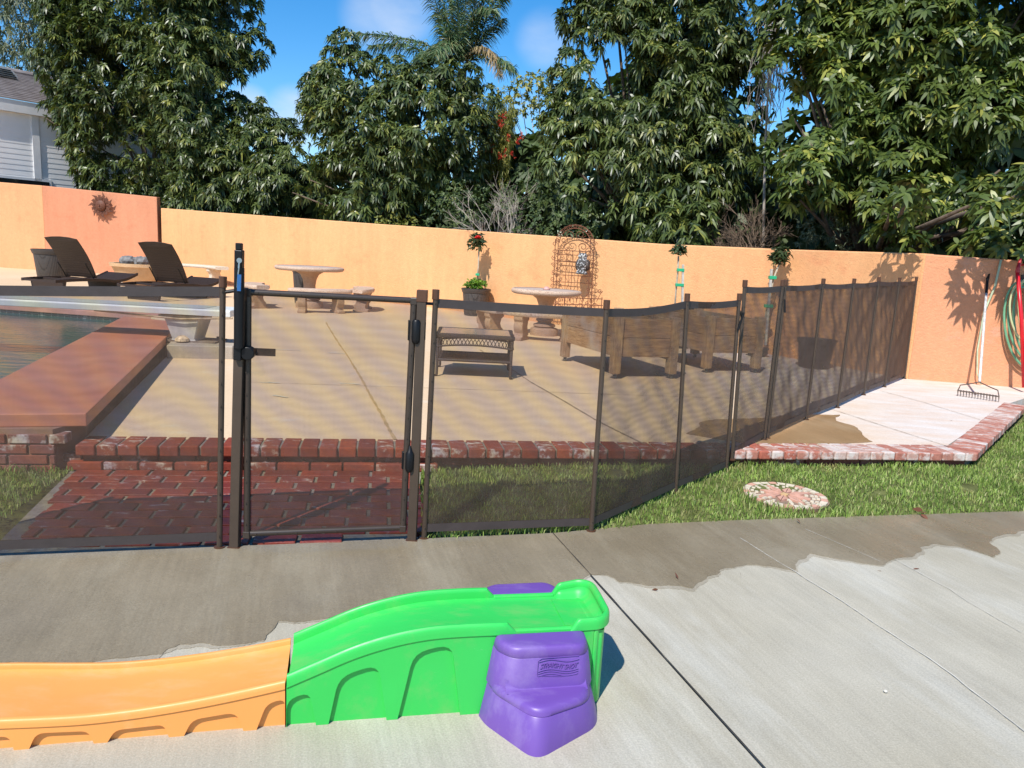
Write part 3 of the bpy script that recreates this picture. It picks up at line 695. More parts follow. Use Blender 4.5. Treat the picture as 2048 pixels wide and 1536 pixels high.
# gate posts
def gpost(tx, ty, bx, by, label, w_=.042):
    b, t = pst(tx, ty, bx, by, 0); T_ = thing('gate_post', label, 'post', b, group='square gate posts')
    m = MB(); m.bar(b, b.lerp(t, .97), w_, w_, ref=(0, 1, 0)); m.build('shaft', BRONZEL, T_, world=True, bevel=.003, seg=2)
    m = MB(); m.bar(b.lerp(t, .955), t, w_+.006, w_+.006, ref=(0, 1, 0)); m.build('post_cap', CAP, T_, world=True, bevel=.002)
    m = MB(); m.bar(b+Vector((0, 0, -.001)), b+Vector((0, 0, .006)), w_+.014, w_+.014, ref=(0, 1, 0)); m.build('deck_sleeve', CAP, T_, world=True)
    return T_, b, t
GA, ga, gat = gpost(482.5, 575, 470, 1094, 'brown square gate post carrying the tall black magnetic latch')
GB, gb, gbt = gpost(845, 580, 824, 1080, 'brown square gate post on the hinge side of the gate')
# the latch stands on the latch post
yD = ga.y-.03
def pa(px, py, dy=0): return atD(px, py, yD+dy)
m = MB(); m.tube([pa(478, 696, -.012), pa(478.3, 600, -.012), pa(478.6, 536, -.012)], .0215, 16); m.build('latch_tube', BLACK, GA, world=True, smooth=True, angle=40)
m = MB(); m.bar(pa(478.5, 486), pa(478.5, 500), .026, .026); m.build('latch_pull', BLACK, GA, world=True, bevel=.003); m = MB(); m.bar(pa(479, 500), pa(478.5, 537), .034, .034); m.build('latch_head', BLACK, GA, world=True, bevel=.004, seg=2); m = MB(); m.bar(pa(477, 690), pa(476.5, 720), .034, .036)
m.build('latch_housing', BLACK, GA, world=True, bevel=.004, seg=2)
m = MB(); m.tube([pa(478.5, 521, -.02), pa(478.5, 521, -.034)], .011, 12); m.tube([pa(478.5, 524, -.03), pa(477.5, 536, -.032)], .004, 8); m.tube([pa(478, 536, -.035), pa(476, 552, -.036), pa(474.5, 575, -.034)], .003, 6); m.build('key_lock', STEEL, GA, world=True)
m = MB(); m.bar(pa(479, 549, -.036), pa(478, 582, -.036), .016, .006); m.build('sticker', BLUE, GA, world=True)
for k_ in (0,):
    m = MB(); m.tube([P0[0].lerp(P0[1], .945), pa(472, 581, .02)], .008, 8); m.build('tie_bar', BLACK, GA, world=True)
m = MB(); m.tube([P1[0].lerp(P1[1], .945), gb.lerp(gbt, .95)], .007, 8); m.build('tie_bar', BLACK, GB, world=True)
# gate
gl0, gl1 = at(494, 1070, .03), None
gD0, gD1 = ga.lerp(gb, .055), ga.lerp(gb, .955)
def gp_(px, py):                      # a point in the gate plane seen at this pixel
    d = ray(px, py); n = Vector((-(gb-ga).y, (gb-ga).x, 0)).normalized(); t = (ga-CAM).dot(n)/d.dot(n); return CAM+d*t
GT = thing('pool_gate', 'brown framed mesh pool gate standing closed between its two posts', 'gate', ((ga+gb)/2).to_tuple())
A_, B_, C_, D_ = gp_(496, 584), gp_(828, 601), gp_(806, 1055), gp_(494, 1067)
for nm, p, q in (('top_rail', A_, B_), ('bottom_rail', D_, C_), ('latch_stile', D_, A_), ('hinge_stile', C_, B_)):
    m = MB(); m.tube([p, q], .0155 if 'stile' in nm else .014, 14)
    n_ = 8 if 'rail' in nm else 11
    for i in range(n_):
        c = p.lerp(q, (i+.5)/n_)+Vector((0, -.014, 0)); m.tube([c, c+Vector((0, -.006, 0))], .0035, 6)
    m.build(nm, BRONZE, GT, world=True, smooth=True, angle=50)
for p in (A_, B_, C_, D_):
    m = MB(); m.bar(p-Vector((.0, 0, .02)), p+Vector((0, 0, .014)), .033, .033, ref=(0, 1, 0)); m.build('corner_bracket', BRONZE, GT, world=True, bevel=.004, seg=2)
grid = [[D_.lerp(C_, j/24).lerp(A_.lerp(B_, j/24), i/26) for j in range(25)] for i in range(27)]
fabric('mesh_panel', grid, FAB, GT)
def hinge(px, py, h, pt):
    m = MB(); c = gp_(px, py); c.y -= .018; a_, b_ = c-Vector((0, 0, h/2)), c+Vector((0, 0, h/2))
    m.tube([a_-Vector((0, 0, .008)), a_, a_+Vector((0, 0, .012)), b_-Vector((0, 0, .01)), b_]+([b_+Vector((0, 0, .03))] if pt else []), [.01, .017, .02, .02, .014]+([.003] if pt else []), 14)
    m.box(c+Vector((-.024, .014, 0)), (.03, .022, h*.9), .25); m.box(c+Vector((.027, .018, 0)), (.03, .022, h*.8), .25)
    m.build('hinge', BLACK, GT, world=True, bevel=.002, smooth=True, angle=40)
hinge(833, 661, .105, False); hinge(820, 920, .095, True)
m = MB(); c = gp_(500, 704); m.tube([c+Vector((0, .0, 0)), c+Vector((.006, -.055, .0))], [.028, .030], 18); m.bar(c+Vector((-.012, .0, 0)), c+Vector((.012, -.01, 0)), .03, .045)
m.build('latch_knob', BLACK, GT, world=True, bevel=.004, seg=2, smooth=True, angle=40)
m = MB(); m.bar(gp_(470, 706)+Vector((0, .06, 0)), gp_(548, 709)+Vector((0, .06, 0)), .004, .035); m.v = [(x-.012, y, z) for x, y, z in m.v]; m.build('striker_plate', BRONZE, GA, world=True, bevel=.0015)

# ---------------- toy ride-on track ----------------
def plastic(name, c, dirt, rough=.38):
    m = NM(name, rough, .5)
    a = m.mix(m.ramp(m.noise(3, 5), .3, .7), tuple(x*.93 for x in c), c)
    a = m.mix(m.math('MULTIPLY', m.ramp(m.noise(5, 8, .7, co=m.co((1, 2.5, 1))), .50, .74), .5), a, dirt)
    a = m.mix(m.math('MULTIPLY', m.ramp(m.noise(90, 4, .8, co=m.co((.3, 1, 1))), .68, .76), .4), a, tuple(min(1, x*.5+.3) for x in c))
    m.base(a); m.bump(m.noise(300, 3), .12, .001)
    m.rough(m.ramp(m.noise(8, 6), .3, .7, rough-.06, rough+.18)); return m.m
PG = plastic('green_plastic', (.035, .53, .085), (.22, .42, .12))
PO = plastic('orange_plastic', (.84, .34, .085), (.78, .42, .2))
PV = plastic('purple_plastic', (.15, .070, .335), (.30, .22, .45))
oO = at(572, 1455, 0); Ud = Vector((.9786, .2057, 0)); Vd = Vector((-.2057, .9786, 0)); Zd = Vector((0, 0, 1))
TS = thing('toy_ride_track', 'low plastic ride-on toy track with orange runout, green hump and purple steps', 'toy', oO)
def TP(u_, v_, z_): return Ud*u_+Vd*v_+Zd*z_
def cs(xs, ys):                                  # smooth interpolation through points
    xs = np.array(xs, float); ys = np.array(ys, float); n = len(xs); mm = np.gradient(ys, xs)
    def f(x):
        i = int(np.clip(np.searchsorted(xs, x)-1, 0, n-2)); h = xs[i+1]-xs[i]; t = np.clip((x-xs[i])/h, 0, 1)
        return float((2*t**3-3*t**2+1)*ys[i]+(t**3-2*t**2+t)*h*mm[i]+(-2*t**3+3*t**2)*ys[i+1]+(t**3-t**2)*h*mm[i+1])
    return f
rimG = cs([0, .09, .19, .3, .41, .52, .63, .8, .99], [.166, .204, .246, .278, .296, .300, .299, .298, .298])
Wg = cs([0, .3, .6, 1.0], [.25, .248, .252, .255])
def floorG(u_): return rimG(u_)-.036
UEND = .985
# trough floor of the green ramp
us = np.linspace(0.002, .965, 60); rows_ = []
for u_ in us:
    W_ = Wg(u_); fl = floorG(u_); row = []
    for j in range(13):
        f = j/12; v_ = .006+(W_-.012)*f; e = abs(f-.5)*2; row.append(TP(u_, v_, fl+.008*max(0, e-.84)/.16-.003*(1-e)))
    rows_.append(row)
m = MB(); m.sheet(rows_); low_ = [[p-Zd*.012 for p in r_] for r_ in rows_]; m.sheet(low_)
for a_, b_ in ((rows_[0], low_[0]), (rows_[-1], low_[-1])): m.sheet([a_, b_])
m.build('green_ramp_bed', PG, TS, smooth=True, angle=40)
# rounded rims: swept rounded profile
def rim(path, mat, name, wd=.020, ht=.034, tipf=None):
    """path: list of (u,v,ztop, outward normal(u,v)); a rounded lip with a skirt on the outside"""
    rings = []
    prof = [(-.013, -.034), (-.013, -.012), (-.011, -.004), (-.006, 0), (.004, .0), (.010, -.004), (.013, -.011), (.014, -.022), (.0145, -.036), (.011, -.040), (.007, -.040)]
    for u_, v_, z_, nu, nv in path: rings.append([TP(u_+nu*a*wd/.026, v_+nv*a*wd/.026, z_+b*ht/.034) for a, b in prof])
    m = MB(); m.loft(rings); return m.build(name, mat, TS, smooth=True, angle=35)
def notch(u_): return 1
def siderim(u0, u1, near, mat, name, fall0=False, fall1=False, n=40):
    path = []
    for i in range(n+1):
        u_ = u0+(u1-u0)*i/n; z_ = rimG(u_)
        if fall1 and u_ > u1-.035: z_ -= (1-math.cos((u_-u1+.035)/.035*math.pi))*.5*.034
        if fall0 and u_ < u0+.035: z_ -= (1-math.cos((u0+.035-u_)/.035*math.pi))*.5*.034
        v_ = .006 if near else Wg(u_)-.006; path.append((u_, v_, z_, 0, -1 if near else 1))
    return rim(path, mat, name)
siderim(.002, .685, True, PG, 'ramp_rim', fall1=True)
siderim(.002, .66, False, PG, 'ramp_rim', fall1=True)
for v0, v1, n0 in ((.001, .02, .67), (Wg(.8)-.02, Wg(.8)-.001, .65)):
    m = MB(); m.loft([[TP(u_, v0, floorG(u_)-.03), TP(u_, v1, floorG(u_)-.03), TP(u_, v1, floorG(u_)+.009), TP(u_, (v0+v1)/2, floorG(u_)+.012), TP(u_, v0, floorG(u_)+.009)] for u_ in np.linspace(n0, .86, 8)]); m.build('notch_sill', PG, TS, bevel=.004, seg=2)
WE = Wg(.95)
path = []
def endz(s): return .300+.022*math.exp(-((s-.62)/.26)**2)
n_ = 60; Rc = .055; pts_ = []
for i in range(14): pts_.append((.845+(UEND-Rc-.845)*i/13, .006, 0, -1))
for i in range(1, 12): a = -math.pi/2+math.pi/2*i/12; pts_.append((UEND-Rc+Rc*math.cos(a), .006+Rc+Rc*math.sin(a), math.cos(a), math.sin(a)))
for i in range(14): pts_.append((UEND, .006+Rc+(WE-.012-2*Rc)*i/13, 1, 0))
for i in range(1, 12): a = math.pi/2*i/12; pts_.append((UEND-Rc+Rc*math.cos(a), WE-.006-Rc+Rc*math.sin(a), math.cos(a), math.sin(a)))
for i in range(14): pts_.append((UEND-Rc-(UEND-Rc-.845)*i/13, WE-.006, 0, 1))
for i, (u_, v_, nu, nv) in enumerate(pts_):
    s = i/(len(pts_)-1); z_ = endz(s)
    for e in (s, 1-s):
        if e < .09: z_ -= (1+math.cos(e/.09*math.pi))*.5*.04
    path.append((u_, v_, z_, nu, nv))
rim(path, PG, 'end_rim')
# inner face of the end wall down to the bed
m = MB(); g_ = []
for f in range(6):
    g_.append([TP(u_-nu*(.012+.030*(f/5)**2), v_-nv*(.012+.030*(f/5)**2), z_-.02-(z_-.02-floorG(.9))*f/5-(.0 if f < 5 else .003)) for u_, v_, z_, nu, nv in path])
m.sheet(g_); m.build('end_wall', PG, TS, smooth=True)
m = MB(); m.prism([(TP(u_-nu*.03, v_-nv*.03, 0).x, TP(u_-nu*.03, v_-nv*.03, 0).y) for u_, v_, nu, nv in pts_], .245, .2635); m.build('end_floor', PG, TS)
# side walls: recessed sheet plus the raised arched frame
def comb(base_top, u0, u1, arches, zlo=.0):
    """outline of the raised frame; arches = (ul_bottom, ur_bottom, ul_top, ur_top, ztopL, ztopR)"""
    pl = [(u0, base_top(u0))]; 
    ups = [(u_, base_top(u_)) for u_ in np.linspace(u0, u1, 40)]
    dn = [(u1, zlo)]
    for (bl, br, tl, tr, zl_, zr_) in reversed(arches):
        dn.append((br, zlo)) if br is not None else None
        rr = .018
        def cor(p, q, r_):
            p, q, r_ = Vector(p), Vector(q), Vector(r_); d0 = (p-q).normalized(); d1 = (r_-q).normalized(); R_ = min(.045, (p-q).length*.45, (r_-q).length*.45)
            return [tuple((q+d0*R_*(1-t)).lerp(q+d1*R_*t, t)) for t in (0, .25, .5, .75, 1)]
        P_ = [(br, zlo), (tr, zr_), (tl, zl_), (bl, zlo)]
        dn += cor(P_[0], P_[1], P_[2]); dn += cor(P_[1], P_[2], P_[3]); dn.append((bl, zlo))
    dn.append((u0, zlo))
    return ups+dn
def wallside(near, u0, u1, top_, arches, mat, Wf, name, dirv=None, nu_=40):
    s_ = 1 if near else -1
    m = MB(); g_ = []
    for f in (0, 1): g_.append([TP(u_, (.014 if near else Wf(u_)-.014), 0.0+top_(u_)*f) for u_ in np.linspace(u0, u1, nu_)])
    m.sheet(g_); m.sheet([[p+Vd*.006*s_ for p in r_] for r_ in g_]); m.build(name, mat, TS, fix=False)
    if near:
        pl = comb(top_, u0, u1, arches); m = MB()
        n = len(pl); fr = [TP(a_, .0, b_) for a_, b_ in pl]; bk = [TP(a_, .0155, b_) for a_, b_ in pl]
        m.add(fr+bk, [tuple(range(n))]+[(i, (i+1) % n, n+(i+1) % n, n+i) for i in range(n)])
        m.build('arched_frame', mat, TS, bevel=.005, seg=3, smooth=True, angle=30)
# u positions from the photo
def up_(px, py):
    d = ray(px, py); n = Vd; t = (oO-CAM).dot(n)/d.dot(n); P = CAM+d*t-oO; return P.dot(Ud), P.z
ar = [(0.002, up_(632, 1450)[0], .002, up_(619, 1386)[0], .088, up_(619, 1384)[1]),
      (up_(657, 1448)[0], up_(773, 1441)[0], up_(678, 1354)[0], up_(757, 1330)[0], up_(678, 1354)[1], up_(757, 1328)[1]),
      (up_(795, 1440)[0], up_(920, 1432)[0], up_(828, 1306)[0], up_(904, 1290)[0], up_(828, 1306)[1], up_(904, 1288)[1])]
topG = lambda u_: rimG(u_)-.034
wallside(True, .001, .93, topG, ar, PG, Wg, 'side_wall'); wallside(False, .001, .93, topG, [], PG, Wg, 'side_wall')
m = MB(); m.slab([(0, 0), (0, .28), (.03, .26), (.03, 0)], TP(.90, .0, 0), Ud, Zd, Vd, .02)
# corner column at the end: three inset faces
cpl = [(.93, .0), (.945, .0), (.95, .012), (.962, .012), (.975, .03), (.978, .06), (.978, .22), (.965, .262), (.93, .272)]
m = MB(); m.prism([(TP(a_, b_, 0).x, TP(a_, b_, 0).y) for a_, b_ in cpl], 0, .266); m.build('end_column', PG, TS, bevel=.006, seg=2, smooth=True, angle=35)
# orange runout
oD = Vector((.9741, .2260, 0)); oV = Vector((-.2260, .9741, 0))
rimO = cs([-1.35, -1.1, -.9, -.74, -.63, -.55, -.43, -.35, -.23, -.1, 0], [.13, .115, .104, .096, .091, .089, .0935, .10, .114, .134, .152])
def TO(u_, v_, z_): return oD*u_+oV*v_+Zd*z_
def Wo(u_): return .25-.055*u_*(u_ > -.8)+.044*(u_ <= -.8)
rows_ = []
for u_ in np.linspace(-1.34, -.003, 60):
    fl = rimO(u_)-.022; rows_.append([TO(u_, .006+(Wo(u_)-.012)*j/12, fl+.010*max(0, abs(j/12-.5)*2-.8)/.2-.003*(1-abs(j/12-.5)*2)) for j in range(13)])
m = MB(); m.sheet(rows_); low_ = [[p-Zd*.010 for p in r_] for r_ in rows_]; m.sheet(low_); m.sheet([rows_[0], low_[0]]); m.sheet([rows_[-1], low_[-1]])
m.build('orange_runout_bed', PO, TS, smooth=True, angle=40)
_TP = TP; TP = TO
for near in (True, False):
    rim([(u_, .006 if near else Wo(u_)-.006, rimO(u_), 0, -1 if near else 1) for u_ in np.linspace(-1.34, -.003, 60)], PO, 'runout_rim', ht=.023)
def uo_(px, py):
    d = ray(px, py); t = (oO-CAM).dot(oV)/d.dot(oV); P = CAM+d*t-oO; return P.dot(oD), P.z
topO = lambda u_: rimO(u_)-.022
def U1(x, y): return uo_(x, y)[0]
def Z1(x, y): return uo_(x, y)[1]
arO = [(-1.3, -1.19, -1.29, -1.2, .05, .048), (-1.15, -1.0, -1.14, -1.01, .048, .046), (-.96, U1(28, 1503), -.95, U1(18, 1472), .045, .044),
       (U1(58, 1499), U1(188, 1494), U1(72, 1467), U1(176, 1466), .046, .040),
       (U1(215, 1490), U1(338, 1480), U1(230, 1463), U1(328, 1453), .036, .041),
       (U1(368, 1480), U1(487, 1468), U1(384, 1440), U1(473, 1424), .049, .062),
       (U1(513, 1467), -.003, U1(533, 1408), -.003, .081, .094)]
wallside(True, -1.34, -.003, topO, arO, PO, Wo, 'runout_side_wall'); wallside(False, -1.34, -.003, topO, [], PO, Wo, 'runout_side_wall')
TP = _TP
# purple steps
def rpoly(pts, rad, n=6):
    out = []; N_ = len(pts)
    for i in range(N_):
        p, q, r_ = Vector(pts[i-1]), Vector(pts[i]), Vector(pts[(i+1) % N_]); R_ = rad if not hasattr(rad, '__len__') else rad[i]
        d0, d1 = (p-q), (r_-q); R_ = min(R_, d0.length*.45, d1.length*.45); a_, b_ = q+d0.normalized()*R_, q+d1.normalized()*R_
        for k_ in range(n+1):
            t = k_/n; out.append(tuple(a_*(1-t)**2+q*2*t*(1-t)+b_*t*t))
    return out
def stepset(far, name):
    def X(u_, v_, z_):
        return TP(u_, (Wg(.8)-v_) if far else v_, z_)
    def ring(pts, rad, z_, sh=0):
        c = Vector((sum(p[0] for p in pts)/len(pts), sum(p[1] for p in pts)/len(pts)))
        P_ = rpoly(pts, rad); o = []
        for p in P_:
            q = Vector(p); 
            d = (c-q); q2 = q+d*(sh/d.length) if d.length > 0 else q
            o.append(X(q2.x, min(q2.y, -.002) if p[1] > -.004 else q2.y, z_))
        return o
    def L2(a, b, f): return [((1-f)*p[0]+f*q[0], (1-f)*p[1]+f*q[1]) for p, q in zip(a, b)]
    B0 = [(.572, -.002), (.585, -.055), (.703, -.238), (.93, -.105), (.955, -.002)]
    B1 = [(.597, -.002), (.607, -.075), (.706, -.212), (.878, -.152), (.918, -.002)]
    R1 = [.01, .05, .05, .05, .01]
    zL = .135
    rings = [ring(B0, R1, .0), ring(L2(B0, B1, .85), R1, zL*.80), ring(L2(B0, B1, .86), R1, zL*.815, .0035), ring(L2(B0, B1, .9), R1, zL*.83), ring(B1, R1, zL*.9), ring(B1, R1, zL*.97, .004), ring(B1, R1, zL, .013), ring(B1, R1, zL+.001, .03)]
    m = MB(); m.loft(rings); T2 = m.build(name, PV, TS, smooth=True, angle=60)
    C0 = [(.589, -.002), (.6, -.05), (.655, -.098), (.885, -.098), (.920, -.045), (.925, -.002)]
    C1 = [(.612, -.002), (.617, -.045), (.655, -.093), (.868, -.095), (.893, -.05), (.897, -.002)]
    R2 = [.01, .04, .04, .045, .03, .01]; z0, zT = .12, .266
    rings = [ring(C0, R2, z0), ring(L2(C0, C1, .75), R2, z0+(zT-z0)*.76), ring(L2(C0, C1, .76), R2, z0+(zT-z0)*.772, .003), ring(L2(C0, C1, .8), R2, z0+(zT-z0)*.785), ring(C1, R2, zT-.012), ring(C1, R2, zT-.004, .004), ring(C1, R2, zT, .013), ring(C1, R2, zT+.001, .03)]
    m = MB(); m.loft(rings); m.build('upper_step', PV, T2, smooth=True, angle=60)
    # fillet where the riser meets the tread
    m = MB(); fl = []
    for t in range(6):
        a = math.pi/2*t/5; fl.append([X(u_, -.085-.028*(1-math.sin(a))-.0*u_, zL-.002+.028*(1-math.cos(a))) for u_ in np.linspace(.635, .885, 20)])
    m.sheet(fl); m.build('tread_fillet', PV, T2, smooth=True, fix=False)
    if not far:
        cu = bpy.data.curves.new('emblem', 'FONT'); cu.body = 'STRAIGHT SHOT'; cu.size = .021; cu.extrude = .0012; cu.align_x = 'CENTER'; cu.shear = .3; cu.space_character = .92
        to = bpy.data.objects.new('tmp', cu); S.collection.objects.link(to); dg = bpy.context.evaluated_depsgraph_get()
        me = bpy.data.meshes.new_from_object(to.evaluated_get(dg)); bpy.data.objects.remove(to)
        xs_ = [v.co.x for v in me.vertices]; sc = .118/(max(xs_)-min(xs_)); v_ = MB()
        for v in me.vertices:
            x, y, z = v.co.x*sc, v.co.y, v.co.z; u_ = .792+x; zz = .200+y+.005*math.sin((x+.06)*52)*1.0+x*.02
            v_.v.append(tuple(X(u_, -.0985-z+.0*0, zz)))
        v_.f = [tuple(p.vertices) for p in me.polygons]; v_.t = [.5]*len(v_.f)
        v_.build('emblem', PV, T2)
        m = MB()
        for dz in (-.006, -.013, -.021, .025):
            m.tube([X(.792+x, -.0985, .199+dz+.005*math.sin((x+.06)*52)+x*.02) for x in np.linspace(-.062, .062, 30)], .0014, 6)
        m.tube([X(.728, -.0985, .226), X(.738, -.0985, .234), X(.852, -.0985, .236)], .0010, 6); m.tube([X(.728, -.0985, .226), X(.728, -.0985, .178), X(.80, -.0985, .172), X(.852, -.0985, .176)], .0010, 6)
        m.build('emblem_waves', PV, T2)
stepset(False, 'purple_steps'); stepset(True, 'purple_steps')

# ---------------- pots, tables, benches ----------------
def wicker(name, c, sc=1.0):
    m = NM(name, .5, .4); w1 = m.wave(22*sc, dist=0, d='Z', typ='BANDS'); v = m.vor(34*sc, rnd=.15, feat='DISTANCE_TO_EDGE')
    m.base(m.mix(m.ramp(v, .02, .14), tuple(x*.35 for x in c), c)); m.bump(v, .9, .01); return m.m
POT = wicker('dark_wicker_pot', (.075, .065, .06)); POTR = plain('pot_rim', (.05, .043, .04), .45, .4)
WK = wicker('brown_wicker', (.075, .05, .038), 1.5)
def pot(b, r, h, label, soil=True):
    T_ = thing('plant_pot', label, 'pot', b, group='dark wicker pattern pots')
    m = MB(); m.lathe([(0, .0), (r*.74, 0), (r*.78, .02), (r*.93, h*.84), (r*.93, h*.86)], n=36); m.build('pot_body', POT, T_, smooth=True, angle=40)
    m = MB(); m.lathe([(r*.92, h*.84), (r*.97, h*.85), (r*1.0, h*.9), (r*1.04, h*.96), (r*1.04, h), (r*.97, h), (r*.93, h*.93), (r*.92, h*.84)], n=36); m.build('pot_rim', POTR, T_, smooth=True, angle=40)
    m = MB(); m.lathe([(0, h*.9), (r*.92, h*.9)], n=24); m.build('potting_soil', SOIL, T_)
    return T_
bA = atD(107, 553, 15.5); bA.z = DK; bA = at(108, 560, DK)
pot(bA, .37*bA.y/15.5, .62*bA.y/15.5, 'dark wicker pot behind the left reclined lounger')
bB = at(609, 607, DK); pot(bB, .235*bB.y/14.5*1.0, .74, 'dark wicker pot standing behind the left round stone table')
bR = at(950, 631, DK); rr_ = 28.5*bR.y/F; POT_R = pot(bR, rr_, hgt(577, bR)-DK, 'dark wicker pot with a standard rose and bushy green herbs')
bD = at(1348, 693, DK); pot(bD, .28*bD.y/10, hgt(616, bD)-DK, 'dark pot half hidden behind the wooden planters')
bE = at(1627, 735, DK); pot(bE, 37*bE.y/F, hgt(678, bE)-DK, 'large empty dark pot behind the mesh fence by the orange wall')
bF = at(1513, 712, DK); pot(bF, .16, .12, 'low dark pot at the foot of the young rose by the right planter')
# stone
def stonemat(name, c1, c2, c3):
    m = NM(name, .75, .3); a = m.mix(m.ramp(m.noise(5, 6, .65), .3, .7), c1, c2); v = m.noise(70, 3, .6)
    a = m.mix(m.ramp(v, .52, .62), a, c3); m.base(a); m.bump(m.noise(70, 4, .6), .7, .01); return m.m
STT = stonemat('stone_tabletop', (.46, .36, .30), (.54, .43, .36), (.40, .30, .25))
PEB = stonemat('pebbled_edge', (.52, .36, .25), (.60, .46, .35), (.36, .22, .15))
PEDM = stonemat('cast_stone', (.40, .25, .16), (.48, .32, .22), (.34, .2, .12))
def round_table(b, r, h, label):
    T_ = thing('round_stone_table', label, 'table', b, group='round stone garden tables')
    m = MB(); m.lathe([(0, h-.004), (r*.93, h-.004), (r*.94, h-.012), (r*.94, h-.06), (0, h-.06)], n=48); m.build('table_top', STT, T_, smooth=True, angle=40)
    m = MB(); m.lathe([(r*.93, h), (r*.97, h+.003), (r*1.0, h-.014), (r*1.01, h-.035), (r*.99, h-.06), (r*.95, h-.075), (r*.90, h-.08), (r*.90, h-.02)], n=56); m.build('pebbled_rim', PEB, T_, smooth=True)
    m = MB(); m.lathe([(r*.42, h-.075), (r*.40, h-.10), (r*.27, h-.15), (r*.205, h-.24), (r*.175, h*.55), (r*.18, h*.42), (r*.24, h*.36), (r*.25, h*.32), (r*.20, h*.3), (r*.20, h*.27), (r*.31, h*.24), (r*.32, h*.20), (r*.26, h*.18), (r*.38, h*.155), (r*.40, h*.13), (r*.40, 0)], n=36)
    m.build('pedestal', PEDM, T_, smooth=True, angle=40); return T_
t1 = at(613, 617, DK); t1.y += .2; t2 = at(1088, 672, DK); t2.y += .15
h1, h2 = hgt(533, t1)-DK, hgt(579, t2)-DK
r1_, r2_ = 66.5*t1.y/F, 69.5*t2.y/F
round_table(t1, r1_, h1, 'round stone pedestal table farther left, with the pot behind it')
T2_ = round_table(t2, r2_, h2, 'round stone pedestal table behind the wooden planter, near the trellis')
m = MB(); m.lathe([(0, .05), (.03, .045), (.05, .02), (.06, 0), (0, 0)], n=16)
tp = thing('hole_plug', 'small pink plug in the middle of the right stone table', 'plug', t2+Vector((0, 0, h2-.002))); m.build('plug_cap', plain('pink_cap', (.55, .3, .26)), tp, smooth=True)
def bench(c, ang, ri, ro, sp, h, label, group='curved stone benches'):
    """arc bench around centre c; ang is the bearing of its middle"""
    mid = Vector((c[0]+(ri+ro)/2*math.cos(ang), c[1]+(ri+ro)/2*math.sin(ang), DK))
    T_ = thing('stone_bench', label, 'bench', mid, 0, group); C_ = Vector((c[0], c[1], DK))-mid
    m = MB(); n = 20; rings = []
    for i in range(n+1):
        a = ang-sp/2+sp*i/n; e = abs(i/n-.5)*2; k_ = 1 if e < .93 else .8
        wd_ = (ro-ri)/2*k_; rc_ = (ri+ro)/2; ca, sa = math.cos(a), math.sin(a)
        rings.append([C_+Vector((ca*(rc_+dx*wd_), sa*(rc_+dx*wd_), h+dz)) for dx, dz in ((-.94, 0), (-1.02, -.02), (-1.0, -.055), (-.9, -.075), (.9, -.075), (1.0, -.055), (1.02, -.02), (.94, 0))])
    m.loft(rings); m.build('seat_slab', PEB, T_, smooth=True, angle=50)
    for s_ in (-1, 1):
        a = ang+s_*sp*.30; ca, sa = math.cos(a), math.sin(a); c_ = C_+Vector((ca*(ri+ro)/2, sa*(ri+ro)/2, 0)); X_, Y_ = Vector((ca, sa, 0)), Vector((-sa, ca, 0)); hw = (ro-ri)/2
        pr_ = [(-.95, 0), (.95, 0), (.95, .13), (.62, .16), (.58, .30), (.78, .42), (.84, .6), (.72, .75), (.9, .84), (.9, 1), (-.9, 1), (-.9, .84), (-.62, .75), (-.5, .55), (-.62, .4), (-.85, .3), (-.86, .2), (-.62, .15), (-.95, .13)]
        m = MB(); m.slab([(x*hw*.95, z*(h-.07)) for x, z in pr_], c_-Y_*.07, X_, Zd, Y_, .14); m.build('bench_leg', PEDM, T_, bevel=.014, seg=3, smooth=True, angle=50)
    return T_
def angof(c, p): return math.atan2(p.y-c.y, p.x-c.x)
def dof(c, p): return math.hypot(p.y-c.y, p.x-c.x)
bh = .43
pL = at(535, 614, DK); pF = at(682, 631, DK); pB = at(702, 608, DK)
bench(t1, math.radians(205), r1_+.22, r1_+.56, 1.0, bh, 'curved stone bench at the left side of the left round table')
bench(t1, math.radians(296), r1_+.25, r1_+.59, 1.0, bh, 'curved stone bench nearest the gate, in front of the left round table')
bench(t1, math.radians(8), r1_+.25, r1_+.59, 1.05, bh, 'curved stone bench at the far right side of the left round table')
bench(t2, math.radians(197), r2_+.24, r2_+.56, 1.0, bh, 'curved stone bench at the left side of the right round table')
bench(t2, math.radians(268), r2_+.22, r2_+.54, 1.25, bh, 'long curved stone bench in front of the right round table')
bench(t2, math.radians(330), r2_+.26, r2_+.58, 1.0, bh, 'curved stone bench mostly hidden behind the wooden planter')
# fire bowl with rocks and the bench around it
fb = at(285, 571, DK)
FBT = thing('fire_bowl', 'round stone fire bowl behind the loungers', 'fire bowl', fb)
rf = 58*fb.y/F; hf = hgt(527, fb)-DK
BOWL = stonemat('ochre_stone', (.56, .34, .17), (.64, .44, .26), (.5, .3, .16))
m = MB(); m.lathe([(0, .0), (rf*.5, 0), (rf*.62, hf*.15), (rf*.82, hf*.5), (rf*.93, hf*.84), (rf, hf*.86), (rf*1.01, hf), (rf*.86, hf), (rf*.8, hf*.85), (0, hf*.8)], n=40); m.build('bowl', BOWL, FBT, smooth=True, angle=40)
def rock(c, r_, seed, label):
    rr = random.Random(seed); bm = bmesh.new(); bmesh.ops.create_icosphere(bm, subdivisions=2, radius=r_)
    for v in bm.verts: v.co *= rr.uniform(.78, 1.12); v.co.z *= .72
    me = bpy.data.meshes.new('lava_rock'); bm.to_mesh(me); bm.free(); me.materials.append(plain('grey_rock', (.20, .19, .18), .9, .2, .5, 9, .8, 30))
    o = bpy.data.objects.new('lava_rock', me); S.collection.objects.link(o); o.location = c; tag(o, label, 'rock', 'grey rocks heaped in the fire bowl')
